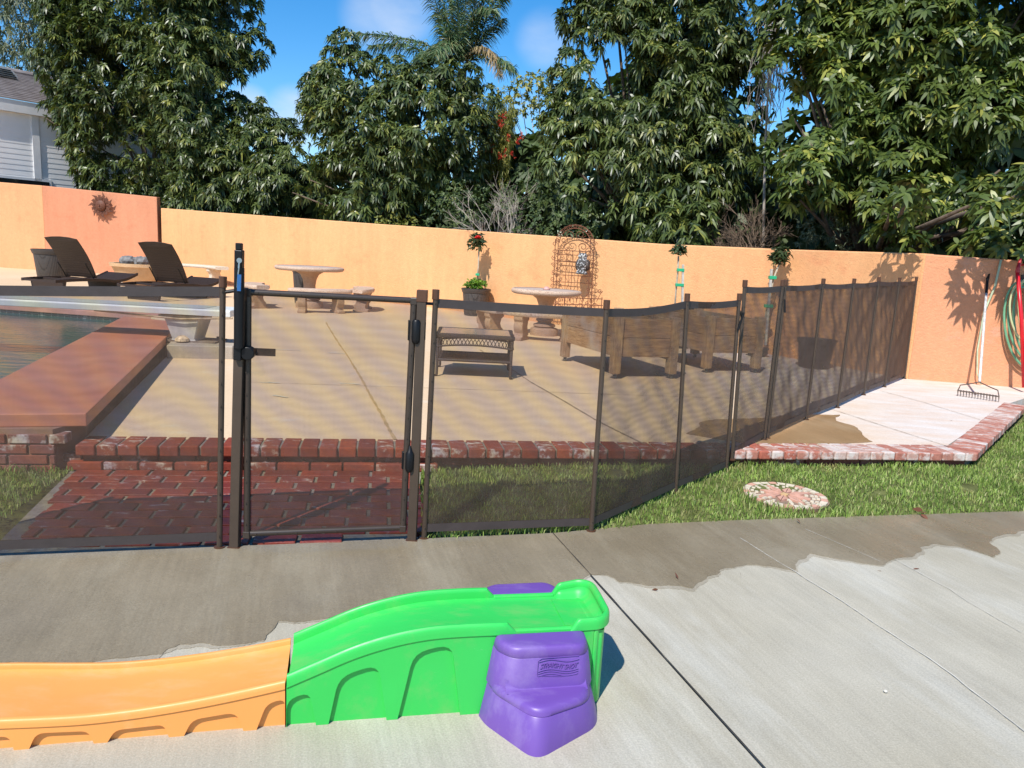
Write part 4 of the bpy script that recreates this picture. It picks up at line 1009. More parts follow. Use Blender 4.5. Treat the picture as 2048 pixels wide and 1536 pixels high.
rl = random.Random(4)
for i in range(11):
    a = i*2.4; q = rf*.66*math.sqrt((i+.5)/11); rock(fb+Vector((q*math.cos(a), q*math.sin(a), hf+.05+rl.uniform(0, .03))), rf*rl.uniform(.19, .27), i, 'rough grey rock lying in the stone fire bowl behind the loungers')
LB = bench(fb+Vector((.1, .2, 0)), math.radians(82), rf+.75, rf+1.15, 1.75, .5, 'long curved pale stone bench behind the fire bowl')
for ch in LB.children:
    if ch.name.startswith(('seat_slab', 'bench_leg')): ch.data.materials[0] = stonemat('pale_stone', (.62, .52, .40), (.68, .60, .48), (.5, .4, .3))
# low brick ring at the far left
m = MB(); T_ = thing('brick_planter', 'low curved brick ledge with a pale cap at the far left', 'brick ledge', at(-60, 545, DK))
cc = at(-150, 520, DK)-at(-60, 545, DK); r = random.Random(8)
for j in range(3):
    for i in range(-30, 30):
        a = -math.pi/2+i*.075+(.037 if j % 2 else 0); R_ = 3.3; m.tint = r.random(); m.box((cc.x+R_*math.cos(a), cc.y+1.6+R_*math.sin(a), .04+j*.085), (.235, .1, .075), a+math.pi/2)
m.build('brick_course', BR_C, T_); m = MB(); g_ = []
for dr, dz in ((-.12, .255), (.08, .255), (.08, .30), (-.12, .30), (-.12, .255)):
    g_.append([(cc.x+(3.3+dr)*math.cos(a), cc.y+1.6+(3.3+dr)*math.sin(a), dz) for a in np.linspace(-math.pi/2-2.2, -math.pi/2+2.2, 50)])
m.sheet(g_); m.build('pale_cap', plain('cap_stone', (.66, .55, .42), .8), T_)

# ---------------- loungers ----------------
LW = wicker('lounger_wicker', (.045, .026, .019), 1.3)
def lounger(px, py, a, label, axis_len=2.0):
    b = at(px, py, DK); T_ = thing('sun_lounger', label, 'sun lounger', b, a, 'dark wicker sun loungers by the pool')
    W_ = .385                                           # half width; local y runs away from the camera, head end at y=0
    prof = [(0, .30), (.35, .315), (.8, .315), (1.15, .30), (1.45, .275), (1.7, .30), (1.95, .375), (2.05, .41)]
    f = cs([p[0] for p in prof], [p[1] for p in prof])
    for s_ in (-1, 1):
        m = MB(); rg = []
        for y in np.linspace(0, 2.05, 24):
            z = f(y); rg.append([(s_*W_-.022, y, z), (s_*W_+.022, y, z), (s_*W_+.022, y, z-.055), (s_*W_-.022, y, z-.055)])
        m.loft(rg); m.build('side_rail', LW, T_, bevel=.004)
    m = MB(); rg = []
    for y in np.linspace(.92, 2.03, 20): z = f(y)-.012; rg.append([(-W_+.02, y, z), (W_-.02, y, z), (W_-.02, y, z-.02), (-W_+.02, y, z-.02)])
    m.loft(rg); m.build('seat', LW, T_)
    for y in (.02, .45, .86): m = MB(); m.box((0, y, f(y)-.03), (2*W_-.03, .03, .04)); m.build('cross_bar', LW, T_)
    for y, n1 in ((.22, 1), (1.55, 1)):                 # wide tapered wicker end panels as legs
        m = MB(); zt = f(y)-.05
        m.slab([(-W_-.02, zt), (W_+.02, zt), (W_-.035, 0), (-W_+.035, 0)], (0, y-.03, 0), (1, 0, 0), (0, 0, 1), (0, 1, 0), .06); m.build('leg_panel', LW, T_, bevel=.006)
    # raised backrest, top leaning back over the head end
    hy, L_, al = .98, .84, math.radians(62); rg = []
    for i in range(13):
        t = i/12; y = hy-math.cos(al)*L_*t+.03*math.sin(math.pi*t)+(-.05*t**3); z = .32+math.sin(al)*L_*t; ww = W_+.0
        top_ = .03 if i == 12 else 0
        rg.append([(x*ww, y+(.012 if k_ else -.012), z+(.035*(1-(x)**2) if i == 12 else 0)) for k_ in (0, 1) for x in ((-1, -.5, 0, .5, 1) if not k_ else (1, .5, 0, -.5, -1))])
    m = MB(); m.loft(rg); m.build('backrest', LW, T_, bevel=.004)
    for s_ in (-1, 1): m = MB(); m.tube([(s_*(W_-.05), hy-.22, .60), (s_*(W_-.05), hy-.02, .30)], .011, 6); m.build('recline_strut', BLACK, T_)
    return T_
for (xa, ya), (xb, yb), lab in (((98, 589), (203, 582), 'dark wicker sun lounger with raised back, leftmost of the two, nearest the pot'), ((288, 600), (384, 599), 'dark wicker sun lounger with raised back, standing right beside the fire bowl')):
    p, q = at(xa, ya, DK), at(xb, yb, DK); d = Vector((math.sin(.27), math.cos(.27), 0)); a = -.27
    T_ = lounger(xa, ya, a, lab); T_.location = p-d*.22

# ---------------- diving board ----------------
cbz = .287; sb = at(378, 681, cbz); kz = lambda py: hgt(py, sb)
DBT = thing('diving_board', 'white diving board on a short pedestal at the pool edge', 'diving board', sb)
fibre = NM('white_fibreglass', .5, .4); fibre.base(fibre.mix(fibre.ramp(fibre.noise(4, 5), .3, .7), (.62, .62, .58), (.72, .72, .69)))
zb = .655; DK0 = DK; DK = cbz; bl, br_ = atD(-330, 620, sb.y-.1), atD(469, 640, sb.y-.1)
ax = Vector((br_.x-bl.x, 0, 0)).normalized(); ax = Vector((1, .03, 0)).normalized()
Bc = Vector((sb.x, sb.y, 0)); x0 = bl.x-sb.x; x1 = br_.x-sb.x
m = MB(); g_ = []
for t in np.linspace(x0, x1, 12): g_.append([ax*t+Vector((0, -.23, zb-DK-.0)), ax*t+Vector((0, .23, zb-DK)), ax*t+Vector((0, .24, zb-DK-.012)), ax*t+Vector((0, .23, zb-DK-.07)), ax*t+Vector((0, -.23, zb-DK-.07)), ax*t+Vector((0, -.24, zb-DK-.012))])
m.loft(g_); m.build('board', fibre.m, DBT, bevel=.004)
m = MB(); m.sheet([[ax*t+Vector((0, y, zb-DK+.003)) for t in np.linspace(x0+.05, x1-.3, 12)] for y in (-.19, .19)]); m.build('grit_tread', plain('grit', (.42, .43, .40), .95, .1, .2, 60, .5, 200), DBT, fix=False)
zt = zb-DK-.07
m = MB(); m.box((0, 0, zt-.02), (.46, .4, .02)); m.box((.0, -.17, zt-.035), (.6, .02, .012), .02)
m.tube([(-.9, -.2, zt-.005), (0, -.22, zt-.045), (.55, -.2, zt-.01)], .011, 6); m.build('mount_bracket', plain('rusted_bracket', (.42, .30, .19), .7, .4, .4, 12), DBT)
m = MB(); m.loft([[(x*s_*.5, y*s2*.5, z) for x, y in ((-1, -1), (1, -1), (1, 1), (-1, 1))] for z, s_, s2 in ((zt-.03, .40, .34), (zt-.06, .36, .34), (.03, .24, .28), (.0, .28, .3))])
m.build('pedestal', plain('weathered_white', (.50, .46, .41), .7, .3, .2, 9), DBT, bevel=.008)
m = MB(); m.box((.06, 0.02, .008), (.56, .34, .02)); m.tube([(.28, .08, .0), (.28, .08, .05)], .014, 8); m.tube([(-.2, -.1, .0), (-.2, -.1, .03)], .03, 8); m.build('base_plate', plain('corroded_plate', (.20, .15, .12), .7, .4, .5, 14), DBT)
m = MB(); m.lathe([(0, .015), (.075, .015), (.07, .04), (.045, .06), (.03, .07), (0, .075)], (.0, -.16, 0), n=9); m.build('rust_crust', plain('rust_crust', (.62, .45, .26), .95, .1, .5, 30, 1, 60), DBT)
DK = DK0
f0, f1 = at(333, 690, cbz), at(466, 693, cbz)
m = MB(); m.prism([(f0.x, f0.y), (f1.x, f1.y), (f1.x-.05, f1.y+.62), (f0.x-.2, f0.y+.62)], DK-.02, cbz)
tag(m.build('board_footing', concrete('stained_footing', (.36, .29, .22), (.44, .37, .29), (.5, .42, .33)).m, bevel=.01), 'square stained concrete footing under the diving board pedestal', 'footing')

# ---------------- wicker side table ----------------
def side_table():
    p0, p1, p2 = at(873, 752, DK), at(1014, 760, DK), at(997, 738, DK)
    ux = (p1-p0).normalized(); a = math.atan2(ux.y, ux.x); Wt = (p1-p0).length+.03; Dt = .60; h = hgt(668, p1)-DK-.03; a += .06
    T_ = thing('wicker_side_table', 'low brown wicker side table with a glass top on the deck', 'side table', p0, a)
    m = MB(); t_ = .05
    for c, d in (((Wt/2, 0, h-.02), (Wt+.06, t_, .045)), ((Wt/2, Dt, h-.02), (Wt+.06, t_, .045)), ((0, Dt/2, h-.02), (t_, Dt+.05, .045)), ((Wt, Dt/2, h-.02), (t_, Dt+.05, .045))): m.box(c, d)
    m.build('top_frame', WK, T_, bevel=.014, seg=3)
    gl = NM('frosted_glass', .12, .6); gl.base((.30, .30, .27)); m = MB(); m.box((Wt/2, Dt/2, h-.003), (Wt-.03, Dt-.03, .006)); m.build('glass_top', gl.m, T_)
    m = MB()
    for (x0, y0, x1, y1) in ((0, -.015, Wt, -.015), (0, Dt+.015, Wt, Dt+.015), (-.015, 0, -.015, Dt), (Wt+.015, 0, Wt+.015, Dt)):
        Ln = math.hypot(x1-x0, y1-y0); n = int(Ln/.036); ay, az = h-.045, h-.11
        P_ = lambda f, z: (x0+(x1-x0)*f, y0+(y1-y0)*f, z)
        arch = lambda f: h-.105-.025*(abs(f-.5)*2)**2
        for i in range(n):
            f0, f1 = i/n, (i+1)/n
            m.tube([P_(f0, ay), P_((f0+f1)/2+.4/n, arch(f0))], .0042, 5); m.tube([P_(f1, ay), P_((f0+f1)/2-.4/n, arch(f1))], .0042, 5)
        m.tube([P_(f, arch(f)) for f in np.linspace(0, 1, 12)], .009, 6)
    m.build('lattice_apron', WK, T_)
    for x, y in ((0, 0), (Wt, 0), (Wt, Dt), (0, Dt)):
        m = MB(); m.tube([(x+(-.012 if x == 0 else .012), y, 0), (x, y, .02), (x, y, h-.05)], [.02, .014, .017], 10); m.build('leg', WK, T_, smooth=True)
    m = MB(); zs = .17
    m.box((Wt/2, Dt/2, zs), (Wt, Dt-.02, .012)); m.tube([(0, 0, zs), (Wt, 0, zs)], .014, 8); m.tube([(0, Dt, zs), (Wt, Dt, zs)], .014, 8); m.tube([(0, 0, zs), (0, Dt, zs)], .014, 8); m.tube([(Wt, 0, zs), (Wt, Dt, zs)], .014, 8)
    m.build('lower_shelf', WK, T_)
side_table()

# ---------------- wooden planters ----------------
def woodmat(name, c1, c2, c3, ax_=(1, 1, 1)):
    m = NM(name, .8, .2); t = m.attr(); co = m.co(ax_)
    g = m.noise(9, 6, .65, co=co, dist=.6); a = m.mix(m.ramp(g, .35, .65), c1, c2); a = m.mix(m.ramp(m.noise(3, 3, co=m.co((1, 1, 1))), .5, .7), a, c3)
    a = m.mix(1, a, m.ramp(t, 0, 1, .82, 1.12), 'MULTIPLY'); m.base(a); m.bump(g, .3, .003); return m.m
WDH = woodmat('planter_plank', (.27, .135, .06), (.52, .31, .16), (.46, .34, .24), (.8, .8, 9))
WDV = woodmat('planter_post', (.30, .16, .075), (.54, .35, .19), (.48, .36, .25), (9, 9, .8))
def planter():
    A1, B1, C1_ = at(1228, 757, DK), at(1340, 757, DK), at(1129, 722, DK)
    ux = (B1-A1).normalized(); a = math.atan2(ux.y, ux.x); Lx = (B1-A1).length; Ly = (C1_-A1).length; cz = .055; h = hgt(632, A1)-DK
    T_ = thing('wooden_planter', 'raised wooden planter box on casters, nearer the wicker table', 'planter', A1, a, 'raised wooden planter boxes on casters')
    bev = (C1_-A1).normalized(); yd = math.atan2(bev.y, bev.x)-a
    Y = Vector((math.cos(yd), math.sin(yd), 0)); X = Vector((1, 0, 0)); lw = .095
    sk = math.atan2(Y.y, Y.x)-math.pi/2
    for i, (fx, fy) in enumerate(((0, 0), (1, 0), (1, 1), (0, 1))):
        c = X*Lx*fx+Y*Ly*fy; m = MB(); m.tint = random.random(); m.box((c.x, c.y, (cz+h)/2), (lw, lw, h-cz), 0); lg = m.build('leg', WDV, T_, bevel=.004)
        m = MB(); m.tube([(c.x-.01, c.y, .028), (c.x+.014, c.y, .028)], .028, 14); w_ = m.build('caster', plain('caster_rubber', (.10, .12, .14), .4), T_)
        m = MB(); m.box((c.x, c.y, cz-.003), (.055, .055, .006)); m.box((c.x-.017, c.y+.005, .04), (.004, .03, .036)); m.box((c.x+.021, c.y+.005, .04), (.004, .03, .036)); m.build('caster_fork', STEEL, w_)
    for (p, q, nrm) in ((Vector((0, 0, 0)), X*Lx, -1), (Y*Ly, X*Lx+Y*Ly, 1), (Vector((0, 0, 0)), Y*Ly, 0), (X*Lx, X*Lx+Y*Ly, 0)):
        d = (q-p); u_ = d.normalized(); an = math.atan2(u_.y, u_.x); ln = d.length-lw-.004
        for j in range(2):
            z = h-.02-.105-j*.205; c = (p+q)/2; m = MB(); m.tint = random.random(); m.box((c.x, c.y, z), (ln, .036, .2), an); m.build('side_plank', WDH, T_, bevel=.003)
    m = MB(); m.prism([tuple((X*x+Y*y)[:2]) for x, y in ((.03, .03), (Lx-.03, .03), (Lx-.03, Ly-.03), (.03, Ly-.03))], h-.14, h-.11); m.build('planting_soil', SOIL, T_)
    return T_, A1, a, X, Y, Lx, Ly, h
T_, A1, pa_, *_ = planter()
A2 = at(1411, 745, DK)
dup(T_, A2, None, 'raised wooden planter box on casters, seen through the fence beside the large pot')

# ---------------- roses, trellis, owl ----------------
def leafset(C, n, Lf, wd, seed, droop=.5, spread=(-.2, 1.0), elev=None, segs=3, A=None):
    """whorls of leaves: C (k,3) centres, A their axes; returns verts, quads, tint"""
    g = np.random.default_rng(seed); k_ = len(C); free = A is None
    if free: A = np.tile(np.array([[0., 0., 1.]]), (k_, 1))+g.normal(0, .3, (k_, 3))
    A = A/np.linalg.norm(A, axis=1)[:, None]; h = np.where(np.abs(A[:, 2:3]) > .9, np.array([[1., 0, 0]]), np.array([[0, 0, 1.]])); B = np.cross(A, h); B /= np.linalg.norm(B, axis=1)[:, None]; Cc = np.cross(A, B)
    az = (np.arange(n)[None]/n*2*np.pi+g.uniform(0, 6.28, (k_, 1))+g.normal(0, .22, (k_, n)))
    E_ = g.uniform(spread[0], spread[1], (k_, n)); Ls = Lf*g.uniform(.7, 1.15, (k_, n))*g.uniform(.8, 1.2, (k_, 1)); dr = droop*g.uniform(.6, 1.4, (k_, n))
    D_ = (np.cos(az)[..., None]*B[:, None]+np.sin(az)[..., None]*Cc[:, None])*np.cos(E_)[..., None]+np.sin(E_)[..., None]*A[:, None]
    jit = Lf*(.16 if free else .05); ctr = C[:, None, :]+g.normal(0, jit, (k_, n, 3))
    T = np.linspace(0, 1, segs+1); prof = {3: [.22, 1.0, .8, .05], 2: [.3, 1, .08], 4: [.2, .85, 1., .62, .05]}[segs]
    V = np.empty((k_, n, (segs+1)*2, 3)); W = np.cross(D_, A[:, None]+np.zeros_like(D_)); W /= np.linalg.norm(W, axis=2)[..., None]+1e-9
    N_ = np.cross(W, D_); roll = g.normal(0, .5 if free else .35, (k_, n))[..., None]; W = W*np.cos(roll)+N_*np.sin(roll)
    for i, t in enumerate(T):
        P = ctr+D_*(Ls*t*(1-.12*dr*t))[..., None]; P[..., 2] -= Ls*dr*t*t*.75
        wv = wd*prof[i]/2; V[:, :, 2*i] = P+W*wv; V[:, :, 2*i+1] = P-W*wv
    nl = k_*n; nv = (segs+1)*2; base = (np.arange(nl)*nv)[:, None]
    Q_ = np.concatenate([np.stack([base[:, 0]+2*i, base[:, 0]+2*i+1, base[:, 0]+2*i+3, base[:, 0]+2*i+2], 1) for i in range(segs)])
    tt = np.clip(np.repeat(g.random(k_)*.75, n)+g.uniform(-.12, .28, nl), 0, 1); return V.reshape(-1, 3), Q_, np.tile(tt, segs)
def ballpts(c, r_, n, seed, shell=.55, flat=1.0):
    g = np.random.default_rng(seed); d = g.normal(size=(n, 3)); d /= np.linalg.norm(d, axis=1)[:, None]; q = r_*(shell+(1-shell)*g.random(n)**.6)
    p = d*q[:, None]; p[:, 2] *= flat; return np.array(c)+p
RLEAF = leafmat('rose_leaf', (.025, .045, .018), (.06, .085, .03), (.12, .13, .05), .4); PETAL = plain('red_petal', (.62, .02, .015), .5)
TIE = plain('green_tie', (.02, .36, .17), .5); STAKE = plain('grey_stake', (.46, .43, .38), .85, .2, .25, 20)
CANE = plain('rose_stem', (.42, .36, .27), .8, .2, .25, 20)
def rose(b, stem, crown, rc_, label, stake=None, ties=(), flower=None, seed=1, n=60, bt=0):
    T_ = thing('rose_tree', label, 'rose tree', b, group='standard rose trees along the wall'); D = b.y
    st = [atD(x, y, D) for x, y in stem]; m = MB(); m.tube(st, .013*max(1, D/13), 8); m.build('stem', CANE, T_, world=True, smooth=True)
    if stake: m = MB(); m.bar(atD(*stake[0], D-.03), atD(*stake[1], D-.03), .03); m.build('stake', STAKE, T_, world=True)
    for (x, y, w2) in ties: m = MB(); c = atD(x, y, D-.02); m.box(c, (w2*D/F, .07, .045)); m.build('green_tie', TIE, T_, world=True, bevel=.004)
    c = atD(*crown, D); V, Q_, t_ = leafset(ballpts(c, rc_*D/F, n, seed, .1), 5, .085*D/13, .045, seed, .5, segs=2); npmesh('leaves', V, Q_, RLEAF, T_, t_, off=b)
    if flower:
        V, Q_, t_ = leafset(ballpts(atD(*flower, D-.1), .03, 8, 3, .1), 7, .05, .05, 5, .1, (.3, 1.3), segs=2); npmesh('flower', V, Q_, PETAL, T_, t_, off=b)
    return T_
rb_ = Vector((bR.x, bR.y, DK+.5)); rose(rb_, [(953, 575), (957, 530), (958, 496)], (954, 483), 17, 'standard rose with one red bloom in the wicker pot with herbs', ties=[(955, 549, 8)], flower=(956, 475), seed=3)
V, Q_, t_ = leafset(np.concatenate([ballpts(atD(951, 569, bR.y), 22*bR.y/F, 150, 6, .2, .5)]), 6, .06, .03, 9, .3, (.0, 1.2), segs=2)
hb = thing('herb_plant', 'bushy bright green herb filling the pot under the rose', 'plant', Vector((bR.x, bR.y, DK+.5))); npmesh('leaves', V, Q_, LF_G, hb, t_, off=hb.location)
for a_ in ((934, 561), (962, 556)):
    pass
b2_ = Vector((bD.x, bD.y, DK+.2)); rose(b2_, [(1348, 640), (1352, 580), (1356, 540), (1357, 512)], (1358, 497), 12, 'thin standard rose with a small dark crown tied twice to a grey stake', stake=((1364, 640), (1366, 529)), ties=[(1361, 540, 14), (1359, 570, 16)], seed=5, n=45)
b3_ = Vector((bF.x, bF.y, DK+.05)); rose(b3_, [(1521, 700), (1533, 620), (1548, 555), (1560, 524)], (1561, 510), 19, 'leaning standard rose with a round leafy crown by the right planter', stake=((1531, 690), (1543, 538)), ties=[(1545, 555, 14), (1537, 612, 16)], seed=8, n=80)

IRON = plain('rusty_iron', (.17, .065, .035), .8, .3, .35, 30)
wtb = at(1150, 655, DK); wdir = (WB[4]-WB[2]).normalized(); wn = Vector((wdir.y, -wdir.x, 0))
TRD = wtb.y-.12
def tl_(px, py, dy=0):                                 # point on the trellis plane, parallel to the wall
    d = ray(px, py); n = wn; P0_ = wtb+wn*(.1+dy); t = (P0_-CAM).dot(n)/d.dot(n); return CAM+d*t
TT = thing('trellis', 'rusty scrolled iron trellis with an arched top leaning on the peach wall', 'trellis', tl_(1150, 655))
def spiral(c, r_, a0, turns, sgn=1, n=14): return [(c[0]+r_*(1-.75*i/n)*math.cos(a0+sgn*turns*2*math.pi*i/n), c[1]+r_*(1-.75*i/n)*math.sin(a0+sgn*turns*2*math.pi*i/n)) for i in range(n+1)]
def poly(m, pts, r_=.0055, dy=0): m.tube([tl_(x, y, dy) for x, y in pts], r_, 5)
def lean(y): return -(y-480)*.055                      # verticals lean a little in the picture
m = MB()
for x in (1111, 1117, 1182, 1189): poly(m, [(x+lean(480), 478), (x+lean(612), 625)], .007)
for y in (500, 508, 521, 549, 563): poly(m, [(1112+lean(y), y), (1188+lean(y), y+4)], .006)
for x in (1135, 1147, 1160): poly(m, [(x+lean(500), 500), (x+lean(605), 606)], .005)
for R_ in (38, 31): poly(m, [(1150+R_*math.cos(a), 486+R_*.95*math.sin(a)) for a in np.linspace(math.pi, 2*math.pi, 24)], .007)
m.build('frame', IRON, TT, world=True)
m = MB()
for i in range(11):
    a = math.pi+math.pi*(i+.5)/11; poly(m, spiral((1150+34.5*math.cos(a), 486+33*math.sin(a)), 4.5, a, 1.2))
for sgn in (-1, 1):
    poly(m, spiral((1150+sgn*11, 470), 10, math.pi/2, 1.3, sgn)); poly(m, spiral((1150+sgn*22, 480), 8, -math.pi/2, 1.2, -sgn)); poly(m, spiral((1150+sgn*16, 494), 9, 0 if sgn < 0 else math.pi, 1.1, sgn))
    for j in range(9):
        y = 488+j*14; x = 1150+sgn*36+lean(y); poly(m, spiral((x+sgn*4, y), 5, sgn*j, 1.2, 1 if j % 2 else -1)); poly(m, spiral((x-sgn*5, y+6), 4, sgn*j, 1.1, -1 if j % 2 else 1))
for y in (513, 533, 575): 
    for x in (1126, 1142, 1158): poly(m, [(x+lean(y)-7, y+8), (x+lean(y), y-6), (x+lean(y)+7, y+8)], .004)
for j in range(5): poly(m, [(1118+j*14+7*math.cos(a), 603-12*math.sin(a)) for a in np.linspace(0, math.pi, 9)], .0045)
m.build('scrollwork', IRON, TT, world=True)
PSH = thing('plant_stand', 'low rusty iron plant stand at the foot of the trellis', 'plant stand', tl_(1165, 660))
m = MB()
for y in (596, 609): poly(m, [(1098, y-2), (1205, y+2)], .008, .12)
for x in (1098, 1130, 1165, 1204): poly(m, [(x, 594), (x-3, 640)], .007, .12)
for j in range(7): poly(m, [(1100+j*15+7*math.cos(a), 616-9*math.sin(a)) for a in np.linspace(0, math.pi, 9)], .005, .12)
poly(m, spiral((1200, 582), 5, 0, 1.3), .006, .12); poly(m, [(1183, 584), (1203, 584)], .005, .12); poly(m, [(1203, 584), (1193, 603)], .005, .12)
m.build('stand_frame', IRON, PSH, world=True)
# owl
ow = tl_(1163, 549, .08); OW = thing('owl_figure', 'speckled grey and white decoy owl perched on the iron trellis', 'owl figure', ow, math.radians(-25))
om = NM('owl_plumage', .7, .3); v_ = om.vor(38); om.base(om.mix(om.ramp(v_, .25, .5), (.55, .55, .55), (.06, .055, .05))); H_o = 43*ow.y/F
dkf = plain('owl_dark', (.05, .035, .028), .7)
m = MB(); m.lathe([(0, 0), (.28, .02), (.25, .12), (.20, .2), (.25, .34), (.285, .48), (.26, .6), (.20, .68), (.205, .76), (.21, .84), (.17, .93), (.08, .97), (0, .98)], n=20, sx=H_o, sy=H_o*.85)
m.v = [(x, y, z*H_o) for x, y, z in m.v]; m.build('body', om.m, OW, smooth=True)
for s_ in (-1, 1):
    m = MB(); m.tube([(s_*.11*H_o, 0, .9*H_o), (s_*.17*H_o, 0, 1.06*H_o)], [.05*H_o, .008*H_o], 8); m.build('ear_tuft', dkf, OW)
    m = MB(); m.lathe([(0, .0), (.09, .02), (.13, .2), (.12, .38), (.06, .5), (0, .52)], (s_*.22*H_o/H_o, .08, .18), n=12); m.v = [(x*H_o, y*H_o, z*H_o) for x, y, z in m.v]; m.build('wing', dkf, OW, smooth=True)
    m = MB(); m.tube([(s_*.085*H_o, -.15*H_o, .83*H_o), (s_*.085*H_o, -.19*H_o, .83*H_o)], .05*H_o, 12); e_ = m.build('eye_disc', plain('owl_white', (.7, .7, .66)), OW)
    m = MB(); m.tube([(s_*.085*H_o, -.19*H_o, .83*H_o), (s_*.085*H_o, -.2*H_o, .83*H_o)], .025*H_o, 10); m.build('pupil', BLACK, e_)
m = MB(); m.tube([(0, -.18*H_o, .80*H_o), (0, -.23*H_o, .74*H_o)], [.03*H_o, .005*H_o], 6); m.build('beak', dkf, OW)
# sun ornament on the terracotta section
def on_wall(px, py, a, b, off=.03):
    d = (b-a); n = Vector((d.y, -d.x, 0)).normalized(); q = a+n*off; r_ = ray(px, py); t = (q-CAM).dot(n)/r_.dot(n); return CAM+r_*t, n, d.normalized()
sc_, sn, sdv = on_wall(202, 411, PW[1], PW[2], .12)
COP = plain('rust_copper', (.13, .045, .022), .6, .4, .3, 9)
SU = thing('sun_ornament', 'rust coloured metal sun face with wavy rays hung on the terracotta wall', 'wall ornament', sc_); pxm = (sc_-CAM).dot(FW)/F
m = MB()
for i in range(14):
    a = 2*math.pi*i/14; L_ = 27*pxm*(1 if i % 2 else .8); wv = 3.6*pxm; pts_ = []
    rad = [8*pxm, 13*pxm, 19*pxm, L_]; off = [0, 3*pxm, -2.5*pxm, 2*pxm]; wd_ = [wv, wv*1.25, wv*.8, 0]
    l_ = [(rad[j], off[j]+wd_[j]) for j in range(4)]+[(rad[j], off[j]-wd_[j]) for j in (2, 1, 0)]
    m.slab([(x*math.cos(a)-y*math.sin(a), x*math.sin(a)+y*math.cos(a)) for x, y in l_], (0, 0, 0), sdv, Zd, sn, .006)
m.build('ray', COP, SU)
m = MB(); rg = []
for i in range(7):
    t = i/6*math.pi/2; rg.append([sdv*(11*pxm*math.cos(t)*math.cos(b))+Zd*(11*pxm*math.cos(t)*math.sin(b))+sn*(.01+.07*math.sin(t)) for b in np.linspace(0, 2*math.pi, 20, endpoint=False)])
m.loft(rg); m.build('face', COP, SU, smooth=True)
m = MB()
for s_ in (-1, 1): m.tube([sdv*(s_*5*pxm)+Zd*2.5*pxm+sn*.068, sdv*(s_*2.3*pxm)+Zd*2.5*pxm+sn*.075], .012, 6)
m.tube([Zd*2*pxm+sn*.085, -Zd*2*pxm+sn*.10], .014, 6); m.tube([-sdv*3*pxm-Zd*5*pxm+sn*.068, sdv*3*pxm-Zd*5*pxm+sn*.068], .012, 6); m.build('facial_feature', COP, SU)

# ---------------- tools and hoses on the right wall ----------------
wa, wb_ = Vector((WB[5].x, WB[5].y, 0)), Vector((WB[6].x, WB[6].y, 0))
def rw(px, py, off=.05): return on_wall(px, py, wa, wb_, off)[0]
hb_ = rw(1960, 772, .08); RK = thing('garden_rake', 'steel bow rake standing head down against the orange wall', 'rake', at(1955, 788, DK))
WHT = plain('worn_white_handle', (.62, .60, .56), .6, .3, .25, 30); RST = plain('rusty_steel', (.10, .07, .055), .7, .4, .3, 30)
hd = [at(1916, 781, DK+.06), at(1998, 793, DK+.06)]; nk = at(1959, 764, DK+.16)
ht_ = rw(1975, 556, .04)
m = MB(); m.tube([nk, nk.lerp(ht_, .1), ht_.lerp(nk, .16)], .0135, 10); m.build('handle', WHT, RK, world=True, smooth=True)
m = MB(); m.tube([ht_.lerp(nk, .16), ht_], .0155, 10); m.tube([ht_, ht_+Vector((.0, -.02, .05)), ht_+Vector((.01, 0, -.03))], .011, 8); m.build('grip', BLACK, RK, world=True)
m = MB()
for e, s_ in ((hd[0], 1), (hd[1], -1)):
    o_ = e-nk; m.tube([nk, nk+Vector((o_.x*.5, o_.y*.5, -.025)), nk+Vector((o_.x*.92, o_.y*.9, -.04)), e], .006, 6)
m.tube(hd, .008, 6)
for i in range(15):
    p = hd[0].lerp(hd[1], i/14); m.tube([p+Vector((0, .005, .01)), p+Vector((0, -.01, -.055))], [.007, .003], 5)
m.build('rake_head', RST, RK, world=True)
PL1 = thing('garden_pole', 'thin pale green bamboo pole leaning on the orange wall behind the rake', 'pole', rw(1990, 700, .05))
m = MB(); m.tube([rw(2002, 520, .03), rw(1990, 572, .035), rw(1968, 625, .045), rw(1955, 700, .05), rw(1954, 745, .07), rw(1962, 768, .09)], [.013, .013, .012, .009, .008, .008], 8); m.build('cane', plain('pale_green_cane', (.50, .55, .36), .6, .3, .2, 12), PL1, world=True, smooth=True)
PL2 = thing('pruner_pole', 'red pole standing at the right edge before the hanging hoses', 'pole', rw(2048, 765, .3))
m = MB(); m.tube([rw(2048, 775, .40), rw(2043, 640, .32), rw(2035, 545, .25)], .021, 10); m.build('red_shaft', plain('red_paint', (.62, .012, .02), .3), PL2, world=True, smooth=True)
m = MB(); m.tube([rw(2035, 545, .25), rw(2036, 536, .25), rw(2041, 518, .2)], [.026, .022, .012], 8); m.tube([rw(2036, 532, .1), rw(2052, 528, .1)], .012, 6); m.build('pole_head', plain('red_metal', (.45, .02, .02), .4), PL2, world=True)
HG = plain('green_hose', (.16, .38, .22), .45, .4, .15, 8); HY = plain('pale_hose', (.55, .56, .30), .5, .3, .12, 8)
hk = thing('hose_hanger', 'dark hose hook on the wall under the overhanging leaves', 'hook', rw(2050, 560, .02)); m = MB(); m.tube([rw(2050, 560, -.0), rw(2050, 562, .16), rw(2050, 552, .18)], .012, 8); m.box(rw(2050, 560, .0), (.1, .02, .12), 0); m.build('hook', RST, hk, world=True)
def loop(cx_, cy_, rx, ry, off, tilt=0, n=40, a0=0, a1=2*math.pi): return [rw(cx_+rx*math.cos(a)+tilt*math.sin(a)*ry*.1, cy_+ry*math.sin(a), off+.01*math.sin(3*a)) for a in np.linspace(a0, a1, n)]
H1 = thing('garden_hose', 'coiled green garden hose hanging on the orange wall', 'hose', rw(2050, 640, .1)); m = MB()
